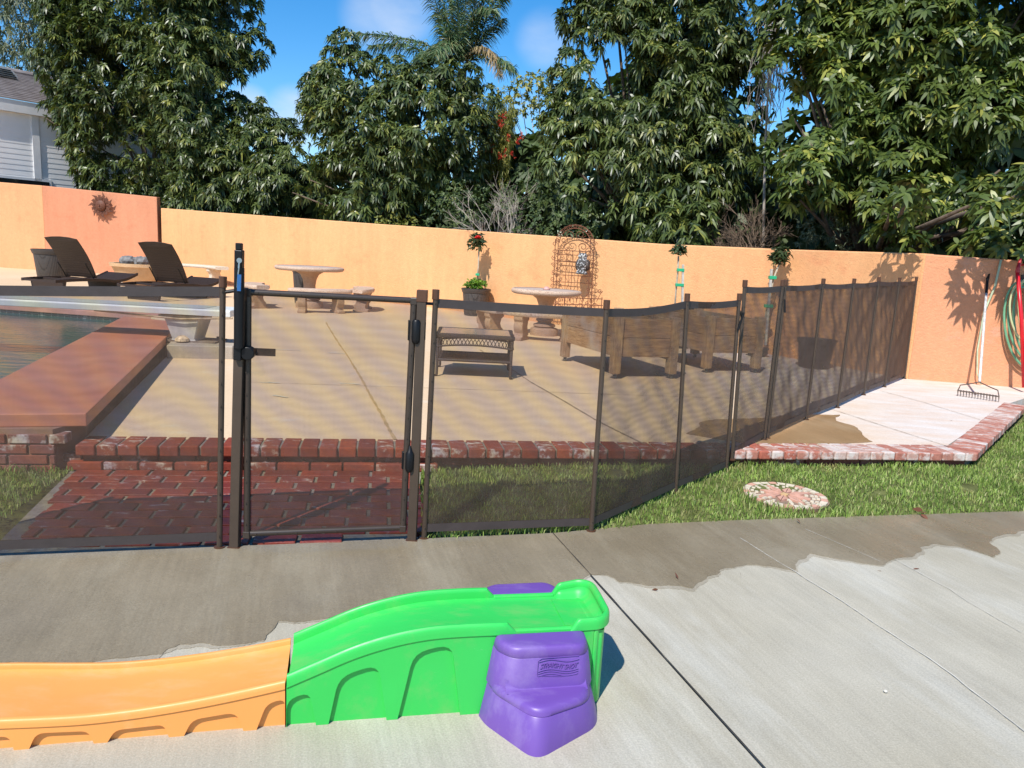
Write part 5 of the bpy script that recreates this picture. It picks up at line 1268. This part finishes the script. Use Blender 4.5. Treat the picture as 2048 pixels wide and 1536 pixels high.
for rx, ry, dx, dy, of in ((44, 88, 4, 0, .09), (40, 78, 8, -4, .12), (25, 70, 4, -6, .15)): m.tube(loop(2049+dx, 650+dy, rx, ry, of, 1), .0135, 8, cap=False)
m.build('hose_coil', HG, H1, world=True, smooth=True)
H2 = thing('garden_hose', 'coiled pale yellow garden hose hanging over the green one', 'hose', rw(2052, 640, .15)); m = MB()
for rx, ry, dx, dy, of in ((34, 62, 6, -6, .17), (22, 74, 12, 0, .18)): m.tube(loop(2048+dx, 632+dy, rx, ry, of, 1), .011, 8, cap=False)
m.build('hose_coil', HY, H2, world=True, smooth=True)

# ---------------- house beyond the wall ----------------
SID = NM('grey_siding', .7, .3); SID.base(SID.mix(SID.ramp(SID.noise(2, 4), .3, .7), (.74, .72, .70), (.80, .78, .76))); SID = SID.m
TRIM = plain('white_trim', (.66, .65, .64), .6, .3, .06); RF = NM('roof_shingle', .85, .2); RF.base(RF.mix(RF.ramp(RF.noise(3, 5, co=RF.co((1, 1, 1))), .3, .7), (.20, .165, .155), (.33, .29, .28))); RF = RF.m
def hp(px, D0=23.0): return 1/((1/D0)*(1-.00045*px))
HPX = (-50, 420); hA, hB = atD(HPX[0], 300, hp(HPX[0])), atD(HPX[1], 300, hp(HPX[1])); hA.z = hB.z = 0
hd_ = (hB-hA).normalized(); hn = Vector((hd_.y, -hd_.x, 0))
def hx(px):
    d = ray(px, 300); t = (hA-CAM).dot(hn)/d.dot(hn); p = CAM+d*t; p.z = 0; return p
def hzz(px, py): p = hx(px); return hgt(py, p)
HS = thing('neighbour_house', 'pale grey clapboard house with a brown shingle roof behind the left wall', 'house', hA)
ze = hzz(60, 226); L0 = (hB-hA).length
m = MB(); nb = 34
for i in range(nb):
    z0, z1 = ze-(i+1)*.155, ze-i*.155
    if z1 < .3: break
    m.add([hA+hn*.010+Zd*z0, hB+hn*.010+Zd*z0, hB+hn*.003+Zd*z1, hA+hn*.003+Zd*z1, hA-hn*.02+Zd*z0, hB-hn*.02+Zd*z0], [(0, 1, 2, 3), (4, 5, 1, 0)])
m.build('clapboard_wall', SID, HS, world=True)
m = MB(); m.box((hA+hB)/2-hn*2.1+Zd*ze/2, (L0, 4.1, ze), math.atan2(hd_.y, hd_.x)); m.build('house_core', SID, HS, world=True)
c_ = hx(72); m = MB(); m.box(c_+hn*.03+Zd*ze/2, (.2, .05, ze), math.atan2(hd_.y, hd_.x)); m.build('corner_board', TRIM, HS, world=True)
ov = .14; zf = hzz(40, 207)
m = MB(); m.box((hA+hB)/2+hn*ov+Zd*(ze+.12), (L0, .05, .34), math.atan2(hd_.y, hd_.x)); m.build('fascia', TRIM, HS, world=True)
m = MB(); m.box((hA+hB)/2+hn*ov*.5+Zd*(ze-.035), (L0, ov, .03), math.atan2(hd_.y, hd_.x)); m.build('soffit', TRIM, HS, world=True)
m = MB(); rn = 17; rise, run = 1.45, 4.2; zr = ze+.30
for i in range(rn):
    f0, f1 = i/rn, (i+1)/rn; m.tint = random.random(); a_, b_ = hn*(ov+.05-run*f0), hn*(ov+.05-run*f1); z0, z1 = zr+rise*f0, zr+rise*f1
    m.add([hA+a_+Zd*(z0+.05), hB+a_+Zd*(z0+.05), hB+b_+Zd*(z1+.012), hA+b_+Zd*(z1+.012), hA+a_+Zd*z0, hB+a_+Zd*z0], [(0, 1, 2, 3), (4, 5, 1, 0)])
m.build('roof', RF, HS, world=True)
m = MB(); pk_ = hn*(ov+.05-run)+Zd*(zr+rise+.05); m.tube([hA+pk_, hB+pk_], .10, 8); m.build('ridge_cap', RF, HS, world=True)
vp = hx(80)+hn*(ov-run*.72)+Zd*(zr+rise*.72); m = MB(); rg = []
for y in (0, .35): rg.append([vp+hn*(y-.1)+hd_*(.45*math.cos(a))+Zd*(.30*math.sin(a)+.02) for a in np.linspace(0, math.pi, 14)])
m.loft(rg); V_ = m.build('roof_vent', plain('vent_metal', (.45, .45, .45), .5), HS, world=True)
m = MB()
for j in range(4): m.bar(vp+hn*.26+hd_*-(.40-.05*j)+Zd*(.05+.06*j), vp+hn*.26+hd_*(.40-.05*j)+Zd*(.05+.06*j), .02, .03)
m.build('vent_louvre', BLACK, V_, world=False).location = (0, 0, 0); bpy.data.objects['vent_louvre'].matrix_parent_inverse = Matrix.Translation(-hA)
wz1 = hzz(40, 356); m = MB(); wc = hx(30); m.box(wc+hn*.03+Zd*(wz1-.6), (1.9, .05, 1.25), math.atan2(hd_.y, hd_.x)); W_ = m.build('window_frame', TRIM, HS, world=True)
m = MB(); m.box(wc+hn*.06+Zd*(wz1-.6), (1.75, .012, 1.1), math.atan2(hd_.y, hd_.x)); g_ = NM('dark_glass', .08, .6); g_.base((.012, .014, .016)); m.build('pane', g_.m, W_, world=True)

# ---------------- trees ----------------
WXY = sorted([(p.x, p.y) for p in PW]+[(p.x, p.y) for p in WB])
def wall_y(x): return np.interp(x, [p[0] for p in WXY], [p[1] for p in WXY])
def tree(name, label, cat, trunk, blobs, per, Lf, wd, mat, seed, n=10, droop=.8, spread=(-.3, 1.0), group=None, inner=.35, trunkr=.16, clump=5, bark=BARK, limbs=True, segs=3, shell=.72, depth=1.0, over=False, extra=()):
    base = atD(trunk[0], 500, trunk[1]); base.z = 0; T_ = thing(name, label, cat, base, 0, group); g = np.random.default_rng(seed)
    cen = [(atD(px, py, D), pr_*D/F) for px, py, pr_, D in blobs]+list(extra); Cs = []; As = []
    for i, (c, R_) in enumerate(cen):
        if clump > 1:                                   # shoots: lobes of whorls sitting on the blob, dark hollows between
            rs0 = .36*Lf/.24; want = int(1.05*4*(R_/rs0)**2*per/22)+2; pts_ = []
            for _ in range(want*6):
                if len(pts_) >= want: break
                d = g.normal(size=3); d[1] = -abs(d[1]) if g.random() < .72 else d[1]; d /= np.linalg.norm(d)
                p = d*R_*g.uniform(.70, 1.06); w_ = Vector(c)+Vector(p)
                if math.sin(w_.x*2.1+seed)+math.sin(w_.z*2.6+w_.x*.7+2*seed)+.7*math.sin(w_.y*2.3+w_.z*1.9) < (-1.5 if seed in (12, 13) else -.85): continue
                if all(np.linalg.norm(p-q) > rs0*1.05 for q, _ in pts_): pts_.append((p, d))
            for p, d in pts_:
                rs = rs0*g.uniform(.6, 1.15); k_ = int(11*(rs/rs0)**1.3)+3; e = g.normal(size=(k_, 3))+d*1.1+np.array([0, 0, .75]); e /= np.linalg.norm(e, axis=1)[:, None]
                Cs.append(np.array(c)+p+e*rs*g.uniform(.75, 1.05, (k_, 1))*np.array([1, 1, .85])); As.append(e+np.array([0, 0, .35]))
            k_ = int(14*R_*R_*inner/.35)+3; e = g.normal(size=(k_, 3)); e /= np.linalg.norm(e, axis=1)[:, None]
            Cs.append(np.array(c)+e*R_*g.uniform(.35, .8, (k_, 1))); As.append(e+np.array([0, 0, .3]))
        else:
            k_ = int(per*(R_/1.0)**2*12)+4; d = g.normal(size=(k_, 3)); d[:, 1] = np.where((d[:, 1] > 0) & (g.random(k_) < .6), -d[:, 1], d[:, 1]); d /= np.linalg.norm(d, axis=1)[:, None]
            lump = 1+.13*np.sin(d[:, 0]*7+i)*np.sin(d[:, 2]*6+2*i)+.07*np.sin(d[:, 1]*11+i); inn = g.random(k_) < inner
            q = np.where(inn, g.uniform(.35, shell, k_), g.uniform(shell, 1.04, k_))*R_*lump; Cs.append(np.array(c)+d*q[:, None]*np.array([1, depth, 1])); As.append(d+np.array([0, 0, .6])+g.normal(0, .5, (k_, 3)))
    C = np.concatenate(Cs); A = np.concatenate(As); bury = np.zeros(len(C), int)
    for c, R_ in cen: bury += (np.linalg.norm(C-np.array(c), axis=1) < R_*.62)
    ok = ((bury < 1) | (g.random(len(C)) < .22)) & (C[:, 2] > .35)
    if not over: ok &= C[:, 1] > wall_y(C[:, 0])+.2+Lf*.9
    else: ok &= (C[:, 1] > wall_y(C[:, 0])+.35) | (C[:, 2] > 1.72+.3*(C[:, 0] < 5.2))
    C = C[ok]; A = A[ok]
    V, Q_, t_ = leafset(C, n, Lf, wd, seed, droop, spread, segs=segs, A=A); npmesh('crown', V, Q_, mat, T_, t_, off=base)
    m = MB(); top_ = cen[len(cen)//2][0]; zc = np.mean([c.z for c, _ in cen]); hub = Vector((base.x*.75+top_.x*.25, base.y+.2, max(1.3, zc*.42)))
    m.tube([base-Zd*.2, base.lerp(hub, .5)+Vector((.06, 0, 0)), hub], [trunkr*1.25, trunkr, trunkr*.85], 10)
    if limbs:
        for c, R_ in cen:
            if c.z > hub.z*1.4:
                mid = hub.lerp(c, .5)+Vector((g.uniform(-.2, .2), g.uniform(-.1, .3), g.uniform(-.1, .3))); m.tube([hub, mid, c], [trunkr*.36, trunkr*.2, trunkr*.07], 6)
    m.build('trunk', bark, T_, world=True, smooth=True); return T_
GA_ = 'avocado trees behind the garden wall'
print('trees')
tree('avocado_tree', 'tall dark avocado tree in front of the neighbour house, leftmost of the row', 'tree', (330, 24.5),
     [(280, -70, 170, 25), (390, -40, 120, 25), (200, 20, 95, 24.5), (300, 70, 130, 24), (420, 50, 80, 24.5), (155, 110, 70, 24), (230, 150, 105, 23.5), (370, 150, 110, 24), (455, 120, 38, 24.5), (495, 40, 22, 24.5), (505, 96, 24, 24.5), (190, 215, 60, 23.5), (122, 238, 26, 23.4), (92, 236, 12, 23.2), (285, 240, 105, 23.2), (400, 240, 80, 23.5), (170, 280, 38, 23.2), (245, 320, 80, 23), (350, 330, 85, 23), (220, 372, 36, 23), (440, 330, 60, 23.3), (300, 390, 60, 22.8), (395, 395, 55, 23)],
     22, .195, .054, LF_A, 11, n=9, droop=.75, spread=(-.2, .8), group=GA_)
tree('avocado_tree', 'low avocado tree filling the gap right of the tallest left tree', 'tree', (520, 24),
     [(528, 215, 15, 24), (524, 250, 30, 24), (573, 255, 18, 24), (470, 240, 40, 24), (560, 300, 45, 23.6), (500, 310, 60, 23.6), (470, 370, 60, 23), (560, 360, 55, 22.5), (520, 410, 45, 22.5), (440, 400, 45, 22.5), (600, 330, 30, 23)],
     22, .195, .054, LF_A, 12, n=9, droop=.75, spread=(-.2, .8), group=GA_, trunkr=.1)
tree('avocado_tree', 'rounded avocado tree in the middle with its trunk showing above the wall', 'tree', (783, 19.5),
     [(692, 92, 20, 20), (700, 152, 42, 20), (650, 178, 30, 20), (625, 225, 26, 20), (680, 210, 60, 19.5), (770, 200, 62, 19.5), (850, 190, 52, 19.5), (915, 175, 38, 19.5), (950, 210, 38, 19.5), (740, 270, 85, 19), (850, 255, 95, 19), (930, 275, 48, 19.3), (650, 290, 52, 19), (790, 345, 75, 19), (690, 360, 62, 18.6), (620, 360, 38, 18.6), (640, 405, 45, 18.4), (585, 385, 24, 18.4), (720, 408, 38, 18.6), (880, 350, 62, 19.2), (940, 345, 28, 19.5), (830, 400, 40, 19.6)],
     22, .18, .050, LF_A, 13, n=9, droop=.75, spread=(-.2, .8), group=GA_, trunkr=.17)
tree('avocado_tree', 'large avocado tree behind the trellis, right of the open sky', 'tree', (1330, 15.8),
     [(1225, -50, 75, 16.5), (1330, -20, 110, 16.3), (1190, 40, 52, 16.5), (1165, 95, 30, 16.4), (1250, 90, 85, 16), (1370, 90, 100, 15.8), (1460, 60, 75, 15.8), (1150, 150, 40, 16.2), (1125, 170, 18, 16.2), (1220, 190, 80, 15.7), (1330, 200, 95, 15.4), (1440, 180, 75, 15.5), (1128, 235, 36, 16), (1180, 270, 70, 15.5), (1290, 290, 85, 15.2), (1400, 290, 80, 15.2), (1480, 250, 45, 15.4), (1130, 320, 40, 15.6), (1200, 350, 60, 15.3), (1160, 390, 24, 15.3), (1300, 375, 62, 15), (1390, 385, 55, 14.8), (1450, 350, 42, 15), (1310, 440, 42, 14.3), (1370, 460, 40, 14), (1420, 450, 28, 14)],
     24, .165, .046, LF_A, 14, n=9, droop=.75, spread=(-.2, .8), group=GA_, trunkr=.2)
OVER = []
for px, py, hh, rr in ((1795, 525, .8, .12), (1775, 520, .75, .10), (1935, 545, .8, .12), (2030, 530, .8, .18)):
    wp_ = on_wall(px, py, wa, wb_, 0)[0] if px > 1815 else on_wall(px, py, WB[4], WB[5], 0)[0]; OVER.append((wp_+Vector((-SHX, -SHY, 1))*hh, rr))
tree('avocado_tree', 'nearest broad leaved tree at the right, hanging over the orange wall', 'tree', (1820, 12.6),
     [(1620, -20, 70, 13), (1740, -30, 110, 13), (1900, -40, 130, 12.8), (2060, 0, 120, 12.5), (1580, 60, 45, 13), (1600, 130, 50, 12.6), (1690, 90, 70, 12.7), (1800, 90, 100, 12.4), (1930, 110, 105, 12), (2050, 150, 90, 11.8), (1575, 215, 35, 12.5), (1640, 200, 55, 12.3), (1730, 200, 65, 12.6), (1850, 215, 85, 12), (1960, 230, 80, 11.6), (1620, 290, 45, 12), (1700, 300, 60, 12.2), (1800, 320, 75, 12), (1900, 290, 50, 11.8), (1560, 300, 26, 12.4), (1620, 355, 40, 11.6), (1700, 380, 45, 12.2), (1600, 400, 26, 11.6), (1830, 400, 60, 11.6), (1770, 430, 45, 11.4), (1790, 470, 26, 11), (2000, 340, 50, 11), (2030, 390, 55, 10.3), (1960, 420, 40, 10.4), (2000, 450, 40, 9.7), (2050, 470, 50, 9.3), (1960, 478, 28, 9.6), (2005, 492, 26, 9.1), (1815, 478, 26, 9.9), (2120, 380, 90, 10.4)],
     25, .165, .054, LF_B, 15, n=9, droop=.5, spread=(-.2, .7), over=True, extra=OVER, group=GA_, trunkr=.2, inner=.3)
for i, (px, py, pr_, D, lab) in enumerate(((330, 330, 170, 29, 'dark shaded evergreen mass behind the leftmost avocado tree'), (800, 380, 110, 24, 'dark shaded shrub behind the middle avocado tree'), (1330, 330, 190, 20, 'dark shaded evergreen behind the avocado by the trellis'), (1850, 300, 280, 16.5, 'dark evergreen mass deep behind the nearest right tree'), (560, 410, 80, 28, 'low dark shrub glimpsed between the two left trees'), (650, 400, 70, 24, 'dark low shrub between the gap tree and the middle avocado tree'), (960, 420, 70, 27, 'dark low shrub far behind the pink flowered bush'), (1060, 380, 95, 21, 'dark rounded shrub behind the bare grey bush'), (1450, 420, 110, 18, 'dark low shrub behind the brown twigs'), (1660, 430, 120, 17, 'dark hedge seen low behind the right end of the wall'))):
    R_ = pr_*D/F; 
    blobs = [(px, py, pr_, D), (px-pr_*.6, py+pr_*.3, pr_*.6, D), (px+pr_*.6, py+pr_*.3, pr_*.6, D), (px, py-pr_*.5, pr_*.6, D)]
    tree('evergreen_shrub', lab, 'shrub', (px, D), blobs, 7 if i in (0, 3) else 9, .42, .2, LF_S, 40+i, n=7, droop=.5, spread=(-.6, .9), inner=.6, limbs=False, segs=2, trunkr=.1, clump=1)
def smallbush(name, label, cat, blobs, per, Lf, wd, mat, seed, trunk, n=6, droop=.3, spread=(-.7, 1.1), limbs=False, tr=.04, inner=.5, shell=.6, bark=BARK, group=None): return tree(name, label, cat, trunk, blobs, per, Lf, wd, mat, seed, n=n, droop=droop, spread=spread, limbs=limbs, trunkr=tr, inner=inner, shell=shell, segs=2, bark=bark, group=group, clump=1)
smallbush('shrub', 'yellow green low shrub peeping over the wall beside the middle trunk', 'shrub', [(790, 446, 20, 17.5), (820, 450, 22, 17.3), (760, 448, 15, 17.6)], 70, .07, .04, LF_Y, 51, (800, 17.5))
smallbush('shrub', 'dull green bush with small pink flowers right of the middle tree', 'shrub', [(900, 400, 45, 17.5), (940, 420, 50, 17), (880, 440, 40, 17), (930, 460, 36, 16.8), (965, 405, 34, 17.6)], 34, .09, .042, LF_S, 52, (920, 17.5))
smallbush('shrub', 'dense olive green bush behind the left side of the trellis', 'shrub', [(1100, 380, 60, 17), (1140, 455, 40, 16.5), (1040, 470, 40, 16.8), (1125, 468, 26, 15.6), (1150, 462, 26, 15.3), (1178, 468, 24, 15.0), (1100, 462, 24, 16), (1090, 470, 40, 16.4), (1075, 365, 48, 18), (1110, 440, 55, 16), (1010, 395, 38, 18.5), (1060, 440, 50, 16.5), (1160, 430, 45, 15.4), (1210, 440, 40, 15), (1000, 420, 42, 18), (1250, 400, 40, 15.3)], 30, .085, .04, LF_S, 53, (1080, 17))
smallbush('shrub', 'feathery light green shrub at the foot of the nearest right tree', 'shrub', [(1640, 445, 45, 12.6), (1610, 470, 30, 12.4), (1680, 470, 32, 12.3)], 60, .075, .016, LF_E, 54, (1640, 12.6), n=8)
YT = smallbush('yellow_tree', 'sparse yellow green tree with bare crooked limbs against the sky', 'tree', [(1010, 195, 20, 25), (1040, 180, 24, 25), (1075, 165, 24, 25), (1100, 185, 26, 25), (1060, 215, 18, 25), (1085, 240, 18, 25), (1030, 230, 14, 25), (1095, 260, 16, 25)], 32, .14, .06, LF_Y, 55, (1110, 25), n=7, limbs=True, tr=.10, bark=TWIG)
# weeping bottlebrush with red flowers
wb = atD(1000, 300, 20); wbz = Vector((wb.x, wb.y, 0)); g = np.random.default_rng(5); m = MB(); BT = thing('bottlebrush_tree', 'weeping bottlebrush tree with red flowers right of the middle tree', 'tree', wbz)
m.tube([wbz-Zd*.1, wbz+Zd*1.6+Vector((.1, 0, 0)), wb+Zd*.6], [.09, .07, .04], 8); m.build('trunk', BARK, BT, world=True)
Cs = []
for i in range(150):
    s0 = atD(g.uniform(965, 1030), g.uniform(195, 300), 20+g.uniform(-.6, .6)); ln = g.uniform(.5, 1.6); n_ = int(ln*26)
    for j in range(n_): Cs.append((s0.x+.12*math.sin(i)*j/n_, s0.y, s0.z-ln*j/n_+.25*(j/n_)*(1-j/n_)))
V, Q_, t_ = leafset(np.array(Cs)+g.normal(0, .02, (len(Cs), 3)), 3, .11, .017, 66, .9, (-1.2, .2), segs=2); npmesh('foliage', V, Q_, LF_Y, BT, t_, off=wbz)
RED = plain('red_bloom', (.55, .045, .02), .6)
for i, (px, py) in enumerate(((998, 240), (1008, 232), (1002, 252), (968, 248), (975, 252), (985, 296), (966, 296), (1000, 312), (1010, 308), (1022, 308), (960, 310), (1018, 276), (1035, 285), (1043, 272))):
    c = atD(px, py, 19.2); Cs = [(c.x+g.normal(0, .03), c.y+g.normal(0, .03), c.z+g.normal(0, .05)) for _ in range(6)]
    V, Q_, t_ = leafset(np.array(Cs), 10, .055, .015, 67+i, .1, (-1.2, 1.2), segs=2); npmesh('flower', V, Q_, RED, BT, t_, off=wbz)
# distant eucalyptus, upper left
smallbush('eucalyptus_tree', 'hazy grey green eucalyptus towering behind the house roof', 'tree', [(20, -40, 100, 46), (90, 0, 90, 45), (30, 60, 60, 45), (120, 60, 80, 45), (60, 110, 50, 45), (140, 130, 50, 45), (10, 90, 28, 46), (95, 150, 40, 44)], 5.5, .42, .07, LF_E, 56, (80, 46), n=8, droop=.9, tr=.35)
# palm
pc = atD(925, 120, 27); pb = Vector((pc.x, pc.y, 0)); PT = thing('palm_tree', 'queen palm rising behind the middle avocado tree with one dead frond', 'palm tree', pb)
m = MB(); m.tube([pb-Zd*.1, pb+Zd*3, pc-Zd*.3], [.22, .18, .16], 10); m.build('trunk', BARK, PT, world=True, smooth=True)
def frond(pts, mat, Ll, seed, nl=70, hang=1.0, name='frond'):
    g = np.random.default_rng(seed); P_ = [atD(x, y, D) for x, y, D in pts]; fx = [cs(range(len(P_)), [p[i] for p in P_]) for i in range(3)]; V = []; Q_ = []
    ts = np.linspace(0.02, len(P_)-1, nl)
    for i, t in enumerate(ts):
        p = Vector((fx[0](t), fx[1](t), fx[2](t))); q = Vector((fx[0](min(t+.05, len(P_)-1)), fx[1](min(t+.05, len(P_)-1)), fx[2](min(t+.05, len(P_)-1)))); d = (q-p)
        d = d.normalized() if d.length > 1e-6 else Vector((0, 0, 1)); sd_ = d.cross(Vector((0, 0, 1))); sd_ = sd_.normalized() if sd_.length > .1 else Vector((1, 0, 0)); e = 1-abs(2*i/nl-1)**3*.6
        for s_ in (-1, 1):
            for _ in range(2):
                l_ = Ll*e*g.uniform(.75, 1.1); o = sd_*s_*g.uniform(.35, .9)+d*g.uniform(.25, .7)+Vector((g.normal(0, .2), g.normal(0, .2), g.normal(0, .15))); o.normalize()
                a_, b_, c_ = p, p+o*l_*.5-Zd*l_*.12*hang, p+o*l_*.82-Zd*l_*.5*hang; w_ = Vector((g.normal(), g.normal(), g.normal())).cross(o).normalized()*.016; n0 = len(V)
                V += [a_-w_*.5, a_+w_*.5, b_+w_, b_-w_, c_+w_*.2, c_-w_*.2]; Q_ += [(n0, n0+1, n0+2, n0+3), (n0+3, n0+2, n0+4, n0+5)]
    o_ = npmesh(name, np.array([tuple(v) for v in V]), np.array(Q_), mat, PT, g.random(len(Q_)), off=pb)
    m = MB(); m.tube([Vector((fx[0](t), fx[1](t), fx[2](t))) for t in np.linspace(0, len(P_)-1, 14)], np.linspace(.03, .008, 14), 5); m.build('rachis', mat, o_, world=True); return o_
FR = [[(925, 120, 27), (905, 30, 27), (895, -60, 27), (880, -120, 26.5)], [(925, 120, 27), (930, 20, 27), (940, -80, 27)], [(928, 120, 27), (955, 40, 27), (985, -30, 26.6), (1020, -60, 26)], [(930, 120, 27), (960, 70, 26.5), (985, 10, 26), (1008, -10, 25.7)], [(920, 125, 27), (895, 70, 26.5), (870, 0, 26), (862, -50, 25.7)], [(925, 125, 27), (915, 60, 26), (925, -20, 25.6), (950, -60, 25.3)],
      [(925, 120, 27), (940, 60, 26.3), (965, 20, 26), (985, 20, 25.5)], [(918, 130, 27), (860, 92, 26.6), (780, 72, 26.2), (712, 66, 25.8)], [(918, 130, 27), (870, 110, 26.6), (800, 88, 26.2), (740, 92, 25.8)], [(930, 130, 27), (965, 105, 26.6), (1000, 118, 26.2), (1026, 134, 26)], [(920, 130, 27), (880, 100, 26.5), (850, 105, 26), (835, 130, 25.7)], [(925, 125, 26.5), (900, 90, 26), (880, 90, 25.6), (868, 110, 25.2)]]
FR += [[(922, 120, 27), (900, 60, 26.8), (880, -20, 26.8), (850, -60, 26.6)], [(925, 115, 27), (945, 40, 26.8), (960, -40, 26.6)], [(925, 115, 27), (918, 40, 26.7), (905, -50, 26.4)], [(925, 120, 27), (950, 90, 26.7), (980, 60, 26.4), (1005, 40, 26.2)], [(922, 122, 27), (905, 95, 26.4), (890, 60, 26.1), (880, 20, 25.9)]]
for i, f_ in enumerate(FR): frond(f_, LF_P, .70, 70+i, nl=84, hang=.9)
o_ = frond([(930, 128, 26.8), (955, 95, 26.4), (985, 105, 26), (1000, 150, 25.8)], LF_D, .5, 90, nl=60, hang=1.2, name='dead_frond'); o_['label'] = 'dry straw coloured frond hanging on the right of the palm'
# bare shrubs
def twigs(root, n0, ln, gen, seed, spread, r0, up=.7):
    g = random.Random(seed); segs_ = []
    def grow(p, d, l, k_, r_):
        q = p+d*l*.5+Vector((g.uniform(-1, 1), g.uniform(-1, 1), g.uniform(-1, 1)))*l*.07; e = q+d*l*.5; segs_.append(([p, q, e], r_))
        if k_ == 0: return
        for _ in range(g.choice((2, 3))):
            nd = (d+Vector((g.gauss(0, spread), g.gauss(0, spread), g.gauss(0, spread*.8)+.06))).normalized(); grow(p.lerp(e, g.uniform(.5, 1)), nd, l*g.uniform(.6, .82), k_-1, r_*.66)
    for _ in range(n0): grow(root, Vector((g.gauss(0, .55), g.gauss(0, .45), up+g.random()*.5)).normalized(), ln*g.uniform(.7, 1.15), gen, r0)
    return segs_
def bare(name, label, px, py, D, n0, ln, gen, seed, mat, spread=.4, r0=.014, up=.7):
    rt = atD(px, py, D); rt.z = max(0.1, min(rt.z, 1.2)); T_ = thing(name, label, 'shrub', Vector((rt.x, rt.y, 0))); m = MB()
    for p, r_ in twigs(rt, n0, ln, gen, seed, spread, r0, up): m.tube(p, [r_, r_*.85, r_*.7], 3, cap=False)
    m.tube([(rt.x, rt.y, 0), rt], [r0*2.2, r0*2], 6); m.build('branches', mat, T_, world=True)
bare('bare_shrub', 'leafless pale grey shrub standing up behind the wall left of the trellis', 1015, 470, 16.2, 12, .72, 4, 3, TWIG, .42, .013)
bare('bare_shrub', 'brown twiggy dead bush between the two large right trees', 1510, 480, 13.6, 12, .62, 4, 8, TWIGB, .5, .014, .6)
bare('bare_shrub', 'tangle of thin brown twigs low behind the wall right of the roses', 1450, 490, 13.9, 8, .5, 4, 10, TWIGB, .55, .012, .5)
DV = thing('dead_vine', 'grey leafless vine hanging in the gap between the right trees', 'vine', atD(1545, 480, 14.2)); DV.location.z = 0; m = MB(); r = random.Random(9)
for i in range(90):
    x, y = r.uniform(1525, 1570), r.uniform(-20, 150); p = [atD(x, y, 13.9+r.uniform(-.3, .3))]
    for j in range(6): p.append(p[-1]+Vector((r.gauss(0, .05), r.gauss(0, .03), -r.uniform(.08, .24))))
    m.tube(p, .005, 3, cap=False)
m.tube([Vector((DV.location.x, DV.location.y, 0)), atD(1530, 300, 14.2), atD(1545, 0, 14.2)], [.03, .022, .01], 6); m.build('vine_strands', TWIG, DV, world=True)
# grass tuft pulled up on the brick edge, fallen leaves, pebble, wire
for i, (px, py, lab, nn, rr_) in enumerate(((1622, 916, 'clump of uprooted grass on the pale brick edge', 260, .10), (1235, 915, 'tall grass tuft growing against the brick edge behind the mesh', 320, .13))):
    c = at(px, py, .06); X, Y = rng.normal(c.x, rr_*.5, nn), rng.normal(c.y-.02, rr_*.3, nn); V, Q_, t_ = blades(X, Y, np.full(nn, .05), .05, .13, .007, 1.3); o = npmesh('grass_tuft', V, Q_, GRASS, tint=t_); tag(o, lab, 'grass tuft')
FL = plain('dry_leaf', (.16, .06, .03), .7)
for i, (px, py, z, lab) in enumerate(((1843, 1024, .03, 'curled reddish brown leaf at the edge of the lawn'), (1480, 1157, .006, 'tiny brown leaf on the wet concrete'), (1357, 1157, .006, 'small dark leaf on the wet patch beside the slab joint'), (1765, 1140, .006, 'dark leaf lying on dry concrete by the wet edge'), (1904, 840, DK+.006, 'dark leaf lying on the pale end of the deck'), (1312, 1181, .006, 'small brown leaf just outside the wet patch'), (1835, 1134, .006, 'long thin leaf right of the dark one on dry concrete'), (1590, 1040, .02, 'pale yellow leaf caught at the lawn edge'))):
    c = at(px, py, z); V, Q_, t_ = leafset(np.array([tuple(c)]), 1 if i else 3, .035 if i else .06, .014 if i else .03, 200+i, .2, (0, .25)); o = npmesh('fallen_leaf', V, Q_, FL, tint=t_, off=c); o.location = c; tag(o, lab, 'leaf', 'fallen leaves on the ground')
c = at(1771, 1382, .008); bm = bmesh.new(); bmesh.ops.create_icosphere(bm, subdivisions=2, radius=.007); me = bpy.data.meshes.new('pebble'); bm.to_mesh(me); bm.free(); me.materials.append(PALE); o = bpy.data.objects.new('pebble', me); S.collection.objects.link(o); o.location = c; o.scale.z = .7; tag(o, 'single white pebble on the bare concrete at the right', 'pebble')
m = MB(); a_, b_ = atD(400, 160, 60), atD(900, 330, 60); m.tube([a_.lerp(b_, t)-Zd*4*t*(1-t)*.8 for t in np.linspace(0, 1, 16)], .012, 5); tag(m.build('power_line', BLACK), 'thin dark power line crossing the sky gap behind the left trees', 'wire')
m = MB(); g_ = [[atD(x, 262+((i*7) % 9), 90+dy) for i, x in enumerate(range(1000, 1180, 15))] for dy in (0, 20)]
print('objects', len(bpy.data.objects), 'polys', sum(len(me.polygons) for me in bpy.data.meshes))
